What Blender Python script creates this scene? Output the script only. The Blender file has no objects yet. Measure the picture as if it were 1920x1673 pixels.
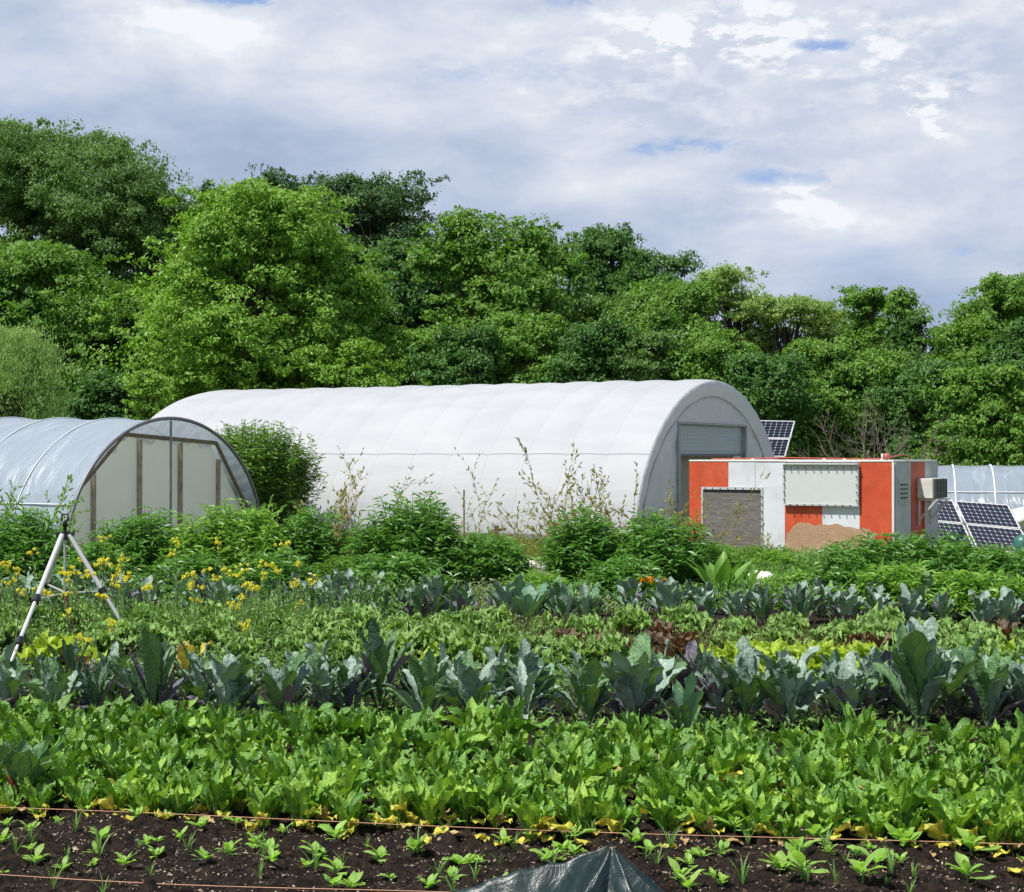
import bpy, math, random
import numpy as np
from mathutils import Vector, Matrix

random.seed(11)
RNG = np.random.default_rng(11)
sc = bpy.context.scene
C = sc.collection
PI = math.pi

# ------------------------------------------------------------------ camera
EYE = 1.75
cam_d = bpy.data.cameras.new('camera')
cam = bpy.data.objects.new('camera', cam_d)
C.objects.link(cam)
cam_d.sensor_width = 36.0
cam_d.lens = 56.25
cam_d.clip_start = 0.1
cam_d.clip_end = 3000
cam.location = (0, 0, EYE)
cam.rotation_euler = (math.radians(90.35), 0, 0)
sc.camera = cam

# ------------------------------------------------------------------ sun and sky
SUN = Vector((-0.40, -0.26, 0.88)).normalized()       # towards the sun
sun_d = bpy.data.lights.new('sun', 'SUN')
sun_d.energy = 4.8
sun_d.angle = math.radians(0.55)
sun_d.color = (1.0, 0.955, 0.88)
sun = bpy.data.objects.new('sun', sun_d)
C.objects.link(sun)
sun.rotation_euler = SUN.to_track_quat('Z', 'Y').to_euler()
sun.location = (-20, -13, 44)

sc.view_settings.view_transform = 'Standard'
sc.view_settings.look = 'None'
sc.view_settings.gamma = 1.0
sc.view_settings.use_curve_mapping = False
sc.view_settings.exposure = 0.42
try:
    sc.cycles.max_bounces = 7
    sc.cycles.diffuse_bounces = 3
    sc.cycles.glossy_bounces = 3
    sc.cycles.transmission_bounces = 4
    sc.cycles.transparent_max_bounces = 8
except Exception:
    pass


class NT:
    """small helper to write node trees"""
    def __init__(self, tree):
        self.t = tree
        self.n = tree.nodes
        self.l = tree.links

    def node(self, typ, props=None, **ins):
        nd = self.n.new(typ)
        for k, v in (props or {}).items():
            setattr(nd, k, v)
        for k, v in ins.items():
            key = int(k[1:]) if k[0] == 'i' and k[1:].isdigit() else k.replace('_', ' ')
            s = nd.inputs[key]
            self.put(s, v)
        return nd

    def put(self, s, v):
        if isinstance(v, bpy.types.NodeSocket):
            self.l.new(v, s)
        elif isinstance(v, bpy.types.Node):
            self.l.new(v.outputs[0], s)
        else:
            if isinstance(v, (tuple, list)) and len(v) == 3 and s.type == 'RGBA':
                v = (*v, 1)
            s.default_value = v

    def math(self, op, a, b=0.0, clamp=False):
        return self.node('ShaderNodeMath', {'operation': op, 'use_clamp': clamp}, i0=a, i1=b).outputs[0]

    def mix(self, f, a, b, blend='MIX'):
        nd = self.n.new('ShaderNodeMixRGB')
        nd.blend_type = blend
        self.put(nd.inputs[0], f); self.put(nd.inputs[1], a); self.put(nd.inputs[2], b)
        return nd.outputs[0]

    def ramp(self, f, stops, interp='LINEAR'):
        nd = self.n.new('ShaderNodeValToRGB')
        cr = nd.color_ramp
        cr.interpolation = interp
        while len(cr.elements) < len(stops):
            cr.elements.new(0.5)
        for e, (p, c) in zip(cr.elements, stops):
            e.position = p
            e.color = (c, c, c, 1) if isinstance(c, (int, float)) else (*c, 1)
        self.put(nd.inputs[0], f)
        return nd.outputs[0]

    def noise(self, vec, scale, detail=4.0, rough=0.55, dist=0.0):
        nd = self.n.new('ShaderNodeTexNoise')
        if vec is not None:
            self.put(nd.inputs['Vector'], vec)
        nd.inputs['Scale'].default_value = scale
        nd.inputs['Detail'].default_value = detail
        nd.inputs['Roughness'].default_value = rough
        nd.inputs['Distortion'].default_value = dist
        return nd.outputs[0]


def build_world():
    w = bpy.data.worlds.new('World')
    sc.world = w
    w.use_nodes = True
    t = w.node_tree
    t.nodes.clear()
    N = NT(t)
    sky = N.node('ShaderNodeTexSky')
    sky.sky_type = 'NISHITA'
    sky.sun_disc = False
    sky.sun_elevation = math.asin(SUN.z)
    sky.sun_rotation = math.atan2(SUN.x, SUN.y)
    sky.air_density = 1.0
    sky.dust_density = 0.6
    sky.ozone_density = 1.5
    tc = N.node('ShaderNodeTexCoord').outputs['Generated']
    sep = N.node('ShaderNodeSeparateXYZ', None, i0=tc)
    x, y, z = sep.outputs
    # cloud layer seen edge on: stretch the coordinates along the horizon
    zz = N.math('MULTIPLY', z, 2.3)
    p = N.node('ShaderNodeCombineXYZ', None, i0=x, i1=y, i2=zz).outputs[0]
    warp = N.node('ShaderNodeTexNoise', None, Vector=p, Scale=6.0, Detail=4.0)
    wv = N.node('ShaderNodeVectorMath', {'operation': 'SCALE'}, i0=warp.outputs['Color'])
    wv.inputs['Scale'].default_value = 0.07
    pv = N.node('ShaderNodeVectorMath', {'operation': 'ADD'}, i0=p, i1=wv.outputs[0]).outputs[0]
    big = N.noise(pv, 5.0, 5.0, 0.5)
    mid = N.noise(pv, 13.0, 9.0, 0.60, 0.0)
    fine = N.noise(p, 38.0, 12.0, 0.60, 0.0)

    def blob(px, py, rx, ry):
        """soft weight of one bank of cloud, placed by its bearing in the sky"""
        ax = (px - 960) / 3000; az = (855 - py) / 3000
        r = math.sqrt(1 + ax * ax + az * az)
        dx = N.math('DIVIDE', N.math('SUBTRACT', x, ax / r), rx / 3000)
        dz = N.math('DIVIDE', N.math('SUBTRACT', z, az / r), ry / 3000)
        d2 = N.math('ADD', N.math('MULTIPLY', dx, dx), N.math('MULTIPLY', dz, dz))
        e = N.math('EXPONENT', N.math('MULTIPLY', d2, -1.0))
        return N.math('MULTIPLY', e, N.math('GREATER_THAN', y, 0.0))

    def total(items):
        acc = None
        for (wgt, px, py, rx, ry) in items:
            b = N.math('MULTIPLY', blob(px, py, rx, ry), wgt)
            acc = b if acc is None else N.math('ADD', acc, b)
        return acc

    light = total([(0.26, 690, 165, 300, 90), (0.25, 1560, 430, 200, 70), (0.16, 1220, 340, 240, 45),
                   (0.13, 1380, 90, 400, 85), (0.12, 1740, 215, 190, 70), (0.22, 330, 60, 160, 60),
                   (0.18, 60, 150, 160, 60), (-0.22, 420, 290, 380, 100), (-0.18, 1600, 590, 300, 40),
                   (-0.14, 1050, 460, 300, 80)])
    body = N.math('ADD', N.math('ADD', N.math('MULTIPLY', big, 0.75), N.math('MULTIPLY', mid, 0.66)), light)
    puffs = N.math('MULTIPLY', N.ramp(fine, [(0.47, 0.0), (0.60, 1.0)]),
                   total([(1.0, 1330, 90, 360, 95), (0.9, 1720, 220, 220, 70), (0.55, 1500, 370, 220, 50),
                          (0.4, 1000, 330, 180, 40), (0.22, 300, 60, 200, 80)]))
    puffs = N.math('MULTIPLY', puffs, N.ramp(N.noise(p, 9.0, 3.0, 0.5), [(0.42, 0.0), (0.60, 1.0)]))
    body = N.math('ADD', body, N.math('MULTIPLY', puffs, 0.42))
    cloud = N.ramp(body, [(0.46, (0.40, 0.49, 0.66)), (0.62, (0.50, 0.58, 0.75)),
                          (0.77, (0.63, 0.69, 0.82)), (0.92, (0.78, 0.82, 0.90)), (1.0, (0.93, 0.95, 1.0))])
    gap = total([(0.85, 1290, 275, 120, 18), (0.45, 1215, 232, 50, 12), (0.8, 490, -5, 120, 22), (0.7, 1100, -8, 90, 20),
                 (0.6, 1540, 85, 60, 14), (0.45, 1480, 330, 120, 22), (0.4, 1720, 565, 150, 25), (0.35, 1850, 480, 120, 30),
                 (0.3, 1340, 10, 160, 30), (0.25, 940, 130, 500, 60)])
    gapn = N.math('MULTIPLY', gap, N.math('MULTIPLY', N.ramp(N.noise(p, 22.0, 8.0, 0.65), [(0.35, 0.0), (0.65, 1.0)]), 2.2))
    loose = N.math('MULTIPLY', N.math('SUBTRACT', 0.40, big), 2.2, True)
    gapm = N.math('ADD', N.ramp(gapn, [(0.30, 0.0), (0.85, 0.85)]), loose, True)
    over = N.ramp(z, [(0.30, 0.0), (0.55, 0.8)])
    gapm = N.math('MAXIMUM', gapm, over)
    cl10 = N.node('ShaderNodeVectorMath', {'operation': 'SCALE'}, i0=cloud)
    cl10.inputs['Scale'].default_value = 7.3
    blue = N.node('ShaderNodeVectorMath', {'operation': 'SCALE'}, i0=sky.outputs[0])
    blue.inputs['Scale'].default_value = 0.9
    bl = N.mix(N.ramp(z, [(0.28, 0.55), (0.40, 0.0)]), blue.outputs[0], (2.0, 3.3, 6.6))
    col = N.mix(gapm, cl10.outputs[0], bl)
    bg = N.node('ShaderNodeBackground', None, Color=col, Strength=0.1)
    out = N.node('ShaderNodeOutputWorld', None, Surface=bg.outputs[0])


build_world()


# ------------------------------------------------------------------ materials
def new_mat(name):
    m = bpy.data.materials.new(name)
    m.use_nodes = True
    m.node_tree.nodes.clear()
    return m, NT(m.node_tree)


def finish(N, shader, disp=None):
    o = N.node('ShaderNodeOutputMaterial', None, Surface=shader)
    return o


def principled(N, col, rough=0.6, metal=0.0, spec=0.5, normal=None):
    b = N.node('ShaderNodeBsdfPrincipled', None, Base_Color=col, Roughness=rough, Metallic=metal)
    b.inputs['Specular IOR Level'].default_value = spec
    if normal is not None:
        N.put(b.inputs['Normal'], normal)
    return b


def bump(N, h, strength, dist=0.01):
    return N.node('ShaderNodeBump', None, Height=h, Strength=strength, Distance=dist).outputs[0]


def simple(name, col, rough=0.6, metal=0.0, spec=0.5, var=0.15, scale=6.0, bmp=0.0, dirt=None, dirt_amt=0.0):
    m, N = new_mat(name)
    tc = N.node('ShaderNodeTexCoord').outputs['Object']
    n = N.noise(tc, scale, 6.0, 0.6)
    c = N.mix(N.ramp(n, [(0.3, 0.0), (0.7, 1.0)]), tuple(v * (1 - var) for v in col), tuple(min(1, v * (1 + var)) for v in col))
    if dirt:
        n2 = N.noise(tc, scale * 0.6, 8.0, 0.7, 0.5)
        c = N.mix(N.math('MULTIPLY', N.ramp(n2, [(0.5, 0.0), (0.75, 1.0)]), dirt_amt), c, dirt)
    nm = bump(N, n, bmp, 0.01) if bmp else None
    finish(N, principled(N, c, rough, metal, spec, nm).outputs[0])
    return m


def leaf_mat(name, a, b, back=None, rough=0.5, trans=0.28, tcol=None, spec=0.35):
    """small leaves: colour varies per leaf with the face attribute v"""
    m, N = new_mat(name)
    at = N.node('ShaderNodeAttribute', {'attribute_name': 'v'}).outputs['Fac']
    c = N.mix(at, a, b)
    p = principled(N, c, rough, 0, spec)
    tcol = tcol or tuple(min(1, v * k) for v, k in zip(b, (1.5, 1.7, 0.8)))
    tr = N.node('ShaderNodeBsdfTranslucent', None, Color=N.mix(at, tuple(v * 0.8 for v in tcol), tcol))
    mx = N.node('ShaderNodeMixShader', None, Fac=trans, i1=p.outputs[0], i2=tr.outputs[0])
    finish(N, mx.outputs[0])
    return m


def veg_mat(name, a, b, rib, rough=0.42, trans=0.3, tcol=None, ribw=0.045, crinkle=0.6, cscale=26.0, spec=0.5,
            vein=0.35, edge=None, under=None, spots=None):
    """broad vegetable leaf with midrib, side veins and crinkled surface; uses the UV of each leaf"""
    m, N = new_mat(name)
    uv = N.node('ShaderNodeTexCoord').outputs['UV']
    ob = N.node('ShaderNodeTexCoord').outputs['Object']
    sep = N.node('ShaderNodeSeparateXYZ', None, i0=uv)
    u, v = sep.outputs[0], sep.outputs[1]
    at = N.node('ShaderNodeAttribute', {'attribute_name': 'v'}).outputs['Fac']
    au = N.math('ABSOLUTE', N.math('SUBTRACT', u, 0.5))
    # midrib narrows towards the tip
    w = N.math('MULTIPLY', N.math('SUBTRACT', 1.15, v), ribw)
    ribm = N.math('SUBTRACT', 1.0, N.math('DIVIDE', au, w), True)
    ribm = N.math('MULTIPLY', ribm, 3.0, True)
    # side veins run up and outward
    ph = N.math('SUBTRACT', N.math('MULTIPLY', v, 11.0), N.math('MULTIPLY', au, 7.0))
    sv = N.math('ABSOLUTE', N.math('SINE', N.math('MULTIPLY', ph, PI)))
    svm = N.ramp(sv, [(0.0, 1.0), (0.13, 0.0)])
    n = N.noise(ob, cscale, 4.0, 0.6)
    vo = N.node('ShaderNodeTexVoronoi', {'feature': 'F1'}, Vector=ob, Scale=cscale * 2.1)
    c = N.mix(at, a, b)
    c = N.mix(N.math('MULTIPLY', N.ramp(n, [(0.35, 0.0), (0.7, 1.0)]), 0.30), c, tuple(min(1, x * 1.7) for x in b))
    if spots:
        n3 = N.noise(ob, cscale * 0.5, 6.0, 0.7, 0.6)
        c = N.mix(N.ramp(n3, [(0.52, 0.0), (0.62, 0.85)]), c, spots)
    if edge:
        em = N.ramp(N.math('MULTIPLY', au, 2.0), [(0.75, 0.0), (1.0, 0.7)])
        c = N.mix(em, c, edge)
    c = N.mix(N.math('MULTIPLY', svm, vein), c, rib)
    c = N.mix(N.math('MULTIPLY', ribm, 0.9), c, rib)
    if under:
        geo = N.node('ShaderNodeNewGeometry').outputs['Backfacing']
        c = N.mix(N.math('MULTIPLY', geo, 0.75), c, under)
    h = N.math('ADD', N.math('MULTIPLY', vo.outputs[0], -0.35), N.math('MULTIPLY', svm, -0.4))
    h = N.math('ADD', h, N.math('MULTIPLY', n, 1.6))
    nm = bump(N, h, crinkle, 0.012)
    p = principled(N, c, rough, 0, spec, nm)
    tcol = tcol or tuple(min(1, x * k) for x, k in zip(b, (1.6, 1.8, 0.8)))
    tr = N.node('ShaderNodeBsdfTranslucent', None, Color=tcol, Normal=nm)
    mx = N.node('ShaderNodeMixShader', None, Fac=trans, i1=p.outputs[0], i2=tr.outputs[0])
    finish(N, mx.outputs[0])
    return m


def bark_mat(name, col):
    return simple(name, col, 0.9, 0, 0.2, 0.35, 4.0, 0.6)


M = {}
M['bark'] = bark_mat('bark', (0.085, 0.07, 0.055))
M['bark_pale'] = bark_mat('bark_pale', (0.16, 0.14, 0.11))
M['twig'] = bark_mat('twig', (0.19, 0.15, 0.09))
M['dry'] = simple('dry_stems', (0.30, 0.22, 0.12), 0.8)
M['lf_bright'] = leaf_mat('leaf_bright', (0.1272, 0.2528, 0.0286), (0.2254, 0.3912, 0.0546))
M['lf_mid'] = leaf_mat('leaf_mid', (0.0829, 0.1842, 0.0247), (0.1658, 0.309, 0.0444))
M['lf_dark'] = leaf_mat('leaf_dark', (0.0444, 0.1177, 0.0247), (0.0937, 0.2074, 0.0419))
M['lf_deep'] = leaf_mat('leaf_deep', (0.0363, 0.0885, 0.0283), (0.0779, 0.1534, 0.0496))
M['lf_olive'] = leaf_mat('leaf_olive', (0.0789, 0.1569, 0.0321), (0.148, 0.2578, 0.0678))
M['lf_pale'] = leaf_mat('leaf_pale', (0.1635, 0.2528, 0.0531), (0.2921, 0.4092, 0.118))
M['lf_willow'] = leaf_mat('leaf_willow', (0.1898, 0.2931, 0.0841), (0.3349, 0.4843, 0.1569))
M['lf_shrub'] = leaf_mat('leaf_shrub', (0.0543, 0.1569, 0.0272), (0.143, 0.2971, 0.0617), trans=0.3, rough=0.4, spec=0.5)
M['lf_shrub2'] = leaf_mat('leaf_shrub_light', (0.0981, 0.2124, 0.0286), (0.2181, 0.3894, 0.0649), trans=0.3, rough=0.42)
M['lf_elder'] = leaf_mat('leaf_elder', (0.073, 0.1696, 0.0243), (0.1607, 0.295, 0.0487), trans=0.3)
M['lf_sprig'] = leaf_mat('leaf_sprig', (0.2207, 0.177, 0.059), (0.3375, 0.3186, 0.0826), trans=0.3)
M['lf_weed'] = leaf_mat('leaf_weed', (0.0986, 0.2018, 0.0432), (0.2072, 0.3587, 0.0986), trans=0.3)
M['lf_sage'] = leaf_mat('leaf_sage', (0.1687, 0.2478, 0.1062), (0.3245, 0.4012, 0.2006), trans=0.25)
M['lf_grass'] = leaf_mat('leaf_grass', (0.11, 0.17, 0.03), (0.22, 0.29, 0.06), trans=0.3)
M['lf_bronze'] = leaf_mat('leaf_bronze', (0.13, 0.065, 0.045), (0.20, 0.15, 0.06), trans=0.25)
M['lf_lettuce'] = leaf_mat('leaf_lettuce_small', (0.22, 0.36, 0.03), (0.36, 0.50, 0.05), trans=0.4)
M['seedling'] = veg_mat('seedling_leaf', (0.1869, 0.3304, 0.059), (0.2921, 0.472, 0.0944), (0.32, 0.46, 0.14), 0.5, 0.4, ribw=0.03, crinkle=0.3)
M['chard'] = veg_mat('chard_leaf', (0.0531, 0.151, 0.0158), (0.1352, 0.2907, 0.0297), (0.32, 0.45, 0.16), 0.30, 0.16,
                     crinkle=0.55, cscale=60, ribw=0.03, spec=0.6, vein=0.12)
M['chard_lt'] = veg_mat('chard_leaf_light', (0.1449, 0.2992, 0.0248), (0.2801, 0.4515, 0.0544), (0.42, 0.52, 0.2), 0.32, 0.2,
                        crinkle=0.55, cscale=60, ribw=0.03, spec=0.6, vein=0.12)
M['yellowed'] = veg_mat('yellowed_leaf', (0.60, 0.54, 0.06), (0.80, 0.70, 0.10), (0.70, 0.66, 0.3), 0.45, 0.3,
                        tcol=(0.6, 0.5, 0.06), crinkle=0.9, ribw=0.04, spots=(0.42, 0.50, 0.07))
M['withered'] = veg_mat('withered_leaf', (0.42, 0.25, 0.10), (0.58, 0.42, 0.20), (0.5, 0.35, 0.16), 0.7, 0.2,
                        tcol=(0.5, 0.35, 0.12), crinkle=1.0, ribw=0.03)
M['kale_blue'] = veg_mat('kale_blue_leaf', (0.135, 0.215, 0.16), (0.28, 0.375, 0.30), (0.30, 0.37, 0.30), 0.40, 0.14,
                         tcol=(0.14, 0.26, 0.05), crinkle=0.8, cscale=20, ribw=0.04, spec=0.45, vein=0.25)
M['kale_green'] = veg_mat('kale_green_leaf', (0.0649, 0.1549, 0.0531), (0.1298, 0.2478, 0.1003), (0.17, 0.26, 0.14), 0.42, 0.22,
                          tcol=(0.14, 0.27, 0.03), crinkle=0.9, cscale=22, ribw=0.04, vein=0.25)
M['kale_dark'] = veg_mat('kale_dark_leaf', (0.0389, 0.0885, 0.0531), (0.0779, 0.1475, 0.0944), (0.12, 0.11, 0.13), 0.4, 0.18,
                         tcol=(0.10, 0.20, 0.03), crinkle=1.0, cscale=30, ribw=0.045, spec=0.5, vein=0.3)
M['kale_purple'] = veg_mat('kale_purple_leaf', (0.08, 0.075, 0.10), (0.15, 0.14, 0.18), (0.14, 0.06, 0.13), 0.5, 0.15,
                           tcol=(0.12, 0.10, 0.08), crinkle=0.9, cscale=22, ribw=0.05, vein=0.3)
M['collard'] = veg_mat('collard_leaf', (0.09, 0.20, 0.12), (0.15, 0.28, 0.17), (0.32, 0.42, 0.30), 0.45, 0.2,
                       tcol=(0.16, 0.32, 0.06), crinkle=0.5, cscale=14, ribw=0.04, vein=0.6)
M['curly'] = veg_mat('curly_kale_leaf', (0.163, 0.309, 0.0662), (0.3135, 0.4807, 0.1434), (0.32, 0.44, 0.18), 0.45, 0.25,
                     crinkle=1.0, cscale=50, ribw=0.05, vein=0.2)
M['lettuce'] = veg_mat('lettuce_leaf', (0.30, 0.44, 0.03), (0.44, 0.58, 0.06), (0.5, 0.6, 0.2), 0.45, 0.4,
                       tcol=(0.5, 0.68, 0.05), crinkle=0.9, cscale=30, ribw=0.05, vein=0.2)
M['bronze'] = veg_mat('bronze_lettuce_leaf', (0.09, 0.055, 0.035), (0.17, 0.12, 0.06), (0.25, 0.18, 0.08), 0.4, 0.25,
                      tcol=(0.25, 0.10, 0.03), crinkle=0.9, cscale=30, ribw=0.05, vein=0.2)
M['broad'] = veg_mat('broad_leaf', (0.09, 0.20, 0.03), (0.15, 0.30, 0.045), (0.28, 0.40, 0.14), 0.4, 0.3,
                     crinkle=0.5, cscale=16, ribw=0.035, vein=0.4)
M['petiole'] = simple('pale_stalk', (0.22, 0.33, 0.09), 0.45)
M['petiole_red'] = simple('red_stalk', (0.30, 0.02, 0.02), 0.4)
M['kale_stem'] = simple('kale_stem', (0.13, 0.10, 0.12), 0.6)
M['green_stem'] = simple('green_stem', (0.13, 0.22, 0.06), 0.6)
M['flower_y'] = leaf_mat('yellow_petals', (0.72, 0.68, 0.05), (0.88, 0.86, 0.12), rough=0.6, trans=0.3, tcol=(0.9, 0.8, 0.05))
M['flower_o'] = leaf_mat('orange_petals', (0.75, 0.26, 0.01), (0.85, 0.42, 0.02), rough=0.6, trans=0.3, tcol=(0.9, 0.4, 0.02))
M['steel'] = simple('galvanised_steel', (0.50, 0.51, 0.52), 0.4, 0.6, 0.5, 0.1)
M['alu'] = simple('aluminium_tube', (0.66, 0.66, 0.64), 0.38, 0.35, 0.5, 0.08)
M['black'] = simple('black_plastic', (0.016, 0.016, 0.017), 0.45)
M['rust'] = simple('rusty_hose', (0.20, 0.085, 0.045), 0.8, 0, 0.3, 0.4, 20)
M['wood'] = simple('weathered_timber', (0.20, 0.15, 0.10), 0.85, 0, 0.2, 0.3, 9, 0.4)
M['hoop_dark'] = simple('dark_hoop_pipe', (0.17, 0.17, 0.18), 0.5, 0.4)
M['string'] = simple('orange_twine', (0.52, 0.28, 0.17), 0.8)
M['stake'] = simple('wood_stake', (0.32, 0.24, 0.15), 0.85, 0, 0.2, 0.3, 15, 0.4)


# ------------------------------------------------------------------ mesh helpers
class MB:
    def __init__(self):
        self.V = []; self.F = []; self.n = 0; self.mi = []; self.val = []; self.uv = []

    def add(self, verts, faces, mi=0, val=0.5, uv=None):
        """verts (n,3), faces list or array of index tuples, uv (n,2) per vertex"""
        verts = np.asarray(verts, float).reshape(-1, 3)
        self.V.append(verts)
        off = self.n
        if isinstance(faces, np.ndarray):
            fl = (faces + off)
            self.F.append(fl)
            k = len(fl)
        else:
            k = len(faces)
            self.F.append([tuple(i + off for i in f) for f in faces])
        self.mi.append(np.full(k, mi, np.int32))
        self.val.append(np.full(k, val) if np.isscalar(val) else np.asarray(val, float))
        self.uv.append(np.zeros((len(verts), 2)) if uv is None else np.asarray(uv, float))
        self.n += len(verts)
        return off

    def box(self, x0, x1, y0, y1, z0, z1, mi=0, bev=0.0):
        x0, x1 = min(x0, x1), max(x0, x1); y0, y1 = min(y0, y1), max(y0, y1); z0, z1 = min(z0, z1), max(z0, z1)
        if bev <= 0:
            v = [(x0, y0, z0), (x1, y0, z0), (x1, y1, z0), (x0, y1, z0), (x0, y0, z1), (x1, y0, z1), (x1, y1, z1), (x0, y1, z1)]
            f = [(3, 2, 1, 0), (4, 5, 6, 7), (0, 1, 5, 4), (1, 2, 6, 5), (2, 3, 7, 6), (3, 0, 4, 7)]
            self.add(v, f, mi)
        else:
            bm_box(self, x0, x1, y0, y1, z0, z1, mi, bev)

    def tube(self, pts, rad, n=8, mi=0, cap=True, val=0.5):
        pts = np.asarray(pts, float)
        m = len(pts)
        rad = np.full(m, rad) if np.isscalar(rad) else np.asarray(rad, float)
        tan = np.gradient(pts, axis=0)
        tan /= np.linalg.norm(tan, axis=1)[:, None] + 1e-9
        ref = np.array([0, 0, 1.0]) if abs(tan[0][2]) < 0.9 else np.array([1.0, 0, 0])
        rings = []
        a = np.linspace(0, 2 * PI, n, endpoint=False)
        for i in range(m):
            s = np.cross(tan[i], ref); s /= np.linalg.norm(s) + 1e-9
            b = np.cross(s, tan[i])
            ref = b
            rings.append(pts[i] + rad[i] * (np.cos(a)[:, None] * s + np.sin(a)[:, None] * b))
        V = np.concatenate(rings)
        j = np.arange(n); jn = (j + 1) % n
        F = np.concatenate([np.stack([i * n + j, i * n + jn, (i + 1) * n + jn, (i + 1) * n + j], 1) for i in range(m - 1)])
        self.add(V, F, mi, val)
        if cap:
            self.add(rings[0], [tuple(range(n))[::-1]], mi, val)
            self.add(rings[-1], [tuple(range(n))], mi, val)

    def bar(self, a, b, w, h, mi=0, up=(0, 0, 1)):
        a = Vector(a); b = Vector(b); d = (b - a).normalized(); up = Vector(up)
        if abs(d.dot(up)) > 0.95:
            up = Vector((0, 1, 0))
        s = d.cross(up).normalized(); t = s.cross(d)
        v = []
        for p in (a, b):
            for (i, k) in ((-1, -1), (1, -1), (1, 1), (-1, 1)):
                v.append(tuple(p + s * (i * w / 2) + t * (k * h / 2)))
        self.add(v, [(0, 1, 2, 3)[::-1], (4, 5, 6, 7), (0, 1, 5, 4), (1, 2, 6, 5), (2, 3, 7, 6), (3, 0, 4, 7)], mi)

    def grid(self, P, mi=0, val=0.5, uv=None, flip=False):
        """P (nu,nv,3)"""
        nu, nv = P.shape[:2]
        i = np.arange(nu - 1)[:, None]; j = np.arange(nv - 1)[None, :]
        a = (i * nv + j).ravel()
        F = np.stack([a, a + nv, a + nv + 1, a + 1], 1)
        if flip:
            F = F[:, ::-1]
        self.add(P.reshape(-1, 3), F, mi, val, None if uv is None else uv.reshape(-1, 2))

    def build(self, name, mats, parent=None, smooth=False):
        if not isinstance(mats, (list, tuple)):
            mats = [mats]
        V = np.concatenate(self.V)
        sizes = []; loops = []
        for f in self.F:
            if isinstance(f, np.ndarray):
                sizes.append(np.full(len(f), f.shape[1], np.int32)); loops.append(f.ravel())
            else:
                sizes.append(np.array([len(t) for t in f], np.int32)); loops.append(np.array([i for t in f for i in t]))
        sizes = np.concatenate(sizes); loops = np.concatenate(loops).astype(np.int32)
        me = bpy.data.meshes.new(name)
        me.vertices.add(len(V)); me.vertices.foreach_set('co', V.astype(np.float32).ravel())
        me.loops.add(len(loops)); me.loops.foreach_set('vertex_index', loops)
        me.polygons.add(len(sizes))
        st = np.zeros(len(sizes), np.int32); st[1:] = np.cumsum(sizes)[:-1]
        me.polygons.foreach_set('loop_start', st)
        me.polygons.foreach_set('material_index', np.concatenate(self.mi))
        if smooth:
            me.polygons.foreach_set('use_smooth', np.ones(len(sizes), bool))
        else:
            me.polygons.foreach_set('use_smooth', np.zeros(len(sizes), bool))
        for m in mats:
            me.materials.append(m)
        at = me.attributes.new('v', 'FLOAT', 'FACE')
        at.data.foreach_set('value', np.concatenate(self.val).astype(np.float32))
        uvl = me.uv_layers.new(name='UVMap')
        UV = np.concatenate(self.uv)[loops]
        uvl.data.foreach_set('uv', UV.astype(np.float32).ravel())
        me.update(calc_edges=True)
        me.validate()
        o = bpy.data.objects.new(name, me)
        C.objects.link(o)
        if parent is not None:
            o.parent = parent
        return o


def bm_box(mb, x0, x1, y0, y1, z0, z1, mi, b):
    import bmesh
    bm = bmesh.new()
    bmesh.ops.create_cube(bm, size=1.0)
    for v in bm.verts:
        v.co = ((x0 + x1) / 2 + v.co.x * (x1 - x0), (y0 + y1) / 2 + v.co.y * (y1 - y0), (z0 + z1) / 2 + v.co.z * (z1 - z0))
    bmesh.ops.bevel(bm, geom=bm.edges[:], offset=b, segments=2, affect='EDGES')
    bm.verts.ensure_lookup_table(); bm.verts.index_update()
    mb.add([tuple(v.co) for v in bm.verts], [tuple(v.index for v in f.verts) for f in bm.faces], mi)
    bm.free()


def tag(o, label=None, cat=None, group=None, kind=None):
    if label: o['label'] = label
    if cat: o['category'] = cat
    if group: o['group'] = group
    if kind: o['kind'] = kind
    return o


def root(name, loc, label, cat, group=None, rz=0.0, scale=1.0):
    o = bpy.data.objects.new(name, None)
    o.empty_display_size = 0.1
    C.objects.link(o)
    o.location = loc
    o.rotation_euler = (0, 0, rz)
    o.scale = (scale,) * 3
    return tag(o, label, cat, group)


def copy_tree(o, loc, rz, label=None, group=None, scale=1.0, parent=None):
    c = o.copy(); C.objects.link(c); c.parent = parent
    if parent is None:
        c.location = loc; c.rotation_euler = (0, 0, rz); c.scale = (scale,) * 3
        if label: c['label'] = label
        if group: c['group'] = group
    for ch in list(o.children):
        copy_tree(ch, None, 0, parent=c)
    return c


def G(px, Y):
    """ground position at depth Y under target pixel column px"""
    return (px - 960) / 3000 * Y


def ZY(py, Y):
    return EYE + (855 - py) / 3000 * Y


def norm(a):
    return a / (np.linalg.norm(a, axis=-1, keepdims=True) + 1e-9)


def leaf_cloud(mb, P, D, Nn, L, W, mi=0, val=None, fold=0.15):
    """many small pointed leaves: P centre, D direction, Nn normal"""
    n = len(P)
    D = norm(D)
    S = norm(np.cross(Nn, D))
    Nn = np.cross(D, S)
    L = np.broadcast_to(L, n)[:, None]; W = np.broadcast_to(W, n)[:, None]
    b = P - D * L * 0.5
    t = P + D * L * 0.5 - Nn * L * 0.10
    m = P - D * L * 0.05
    l = m + S * W * 0.5 + Nn * W * fold
    r = m - S * W * 0.5 + Nn * W * fold
    V = np.stack([b, l, t, r], 1).reshape(-1, 3)
    i = np.arange(n) * 4
    F = np.concatenate([np.stack([i, i + 2, i + 1], 1), np.stack([i, i + 3, i + 2], 1)])
    val = RNG.random(n) if val is None else val
    mb.add(V, F, mi, np.concatenate([val, val]))


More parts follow.
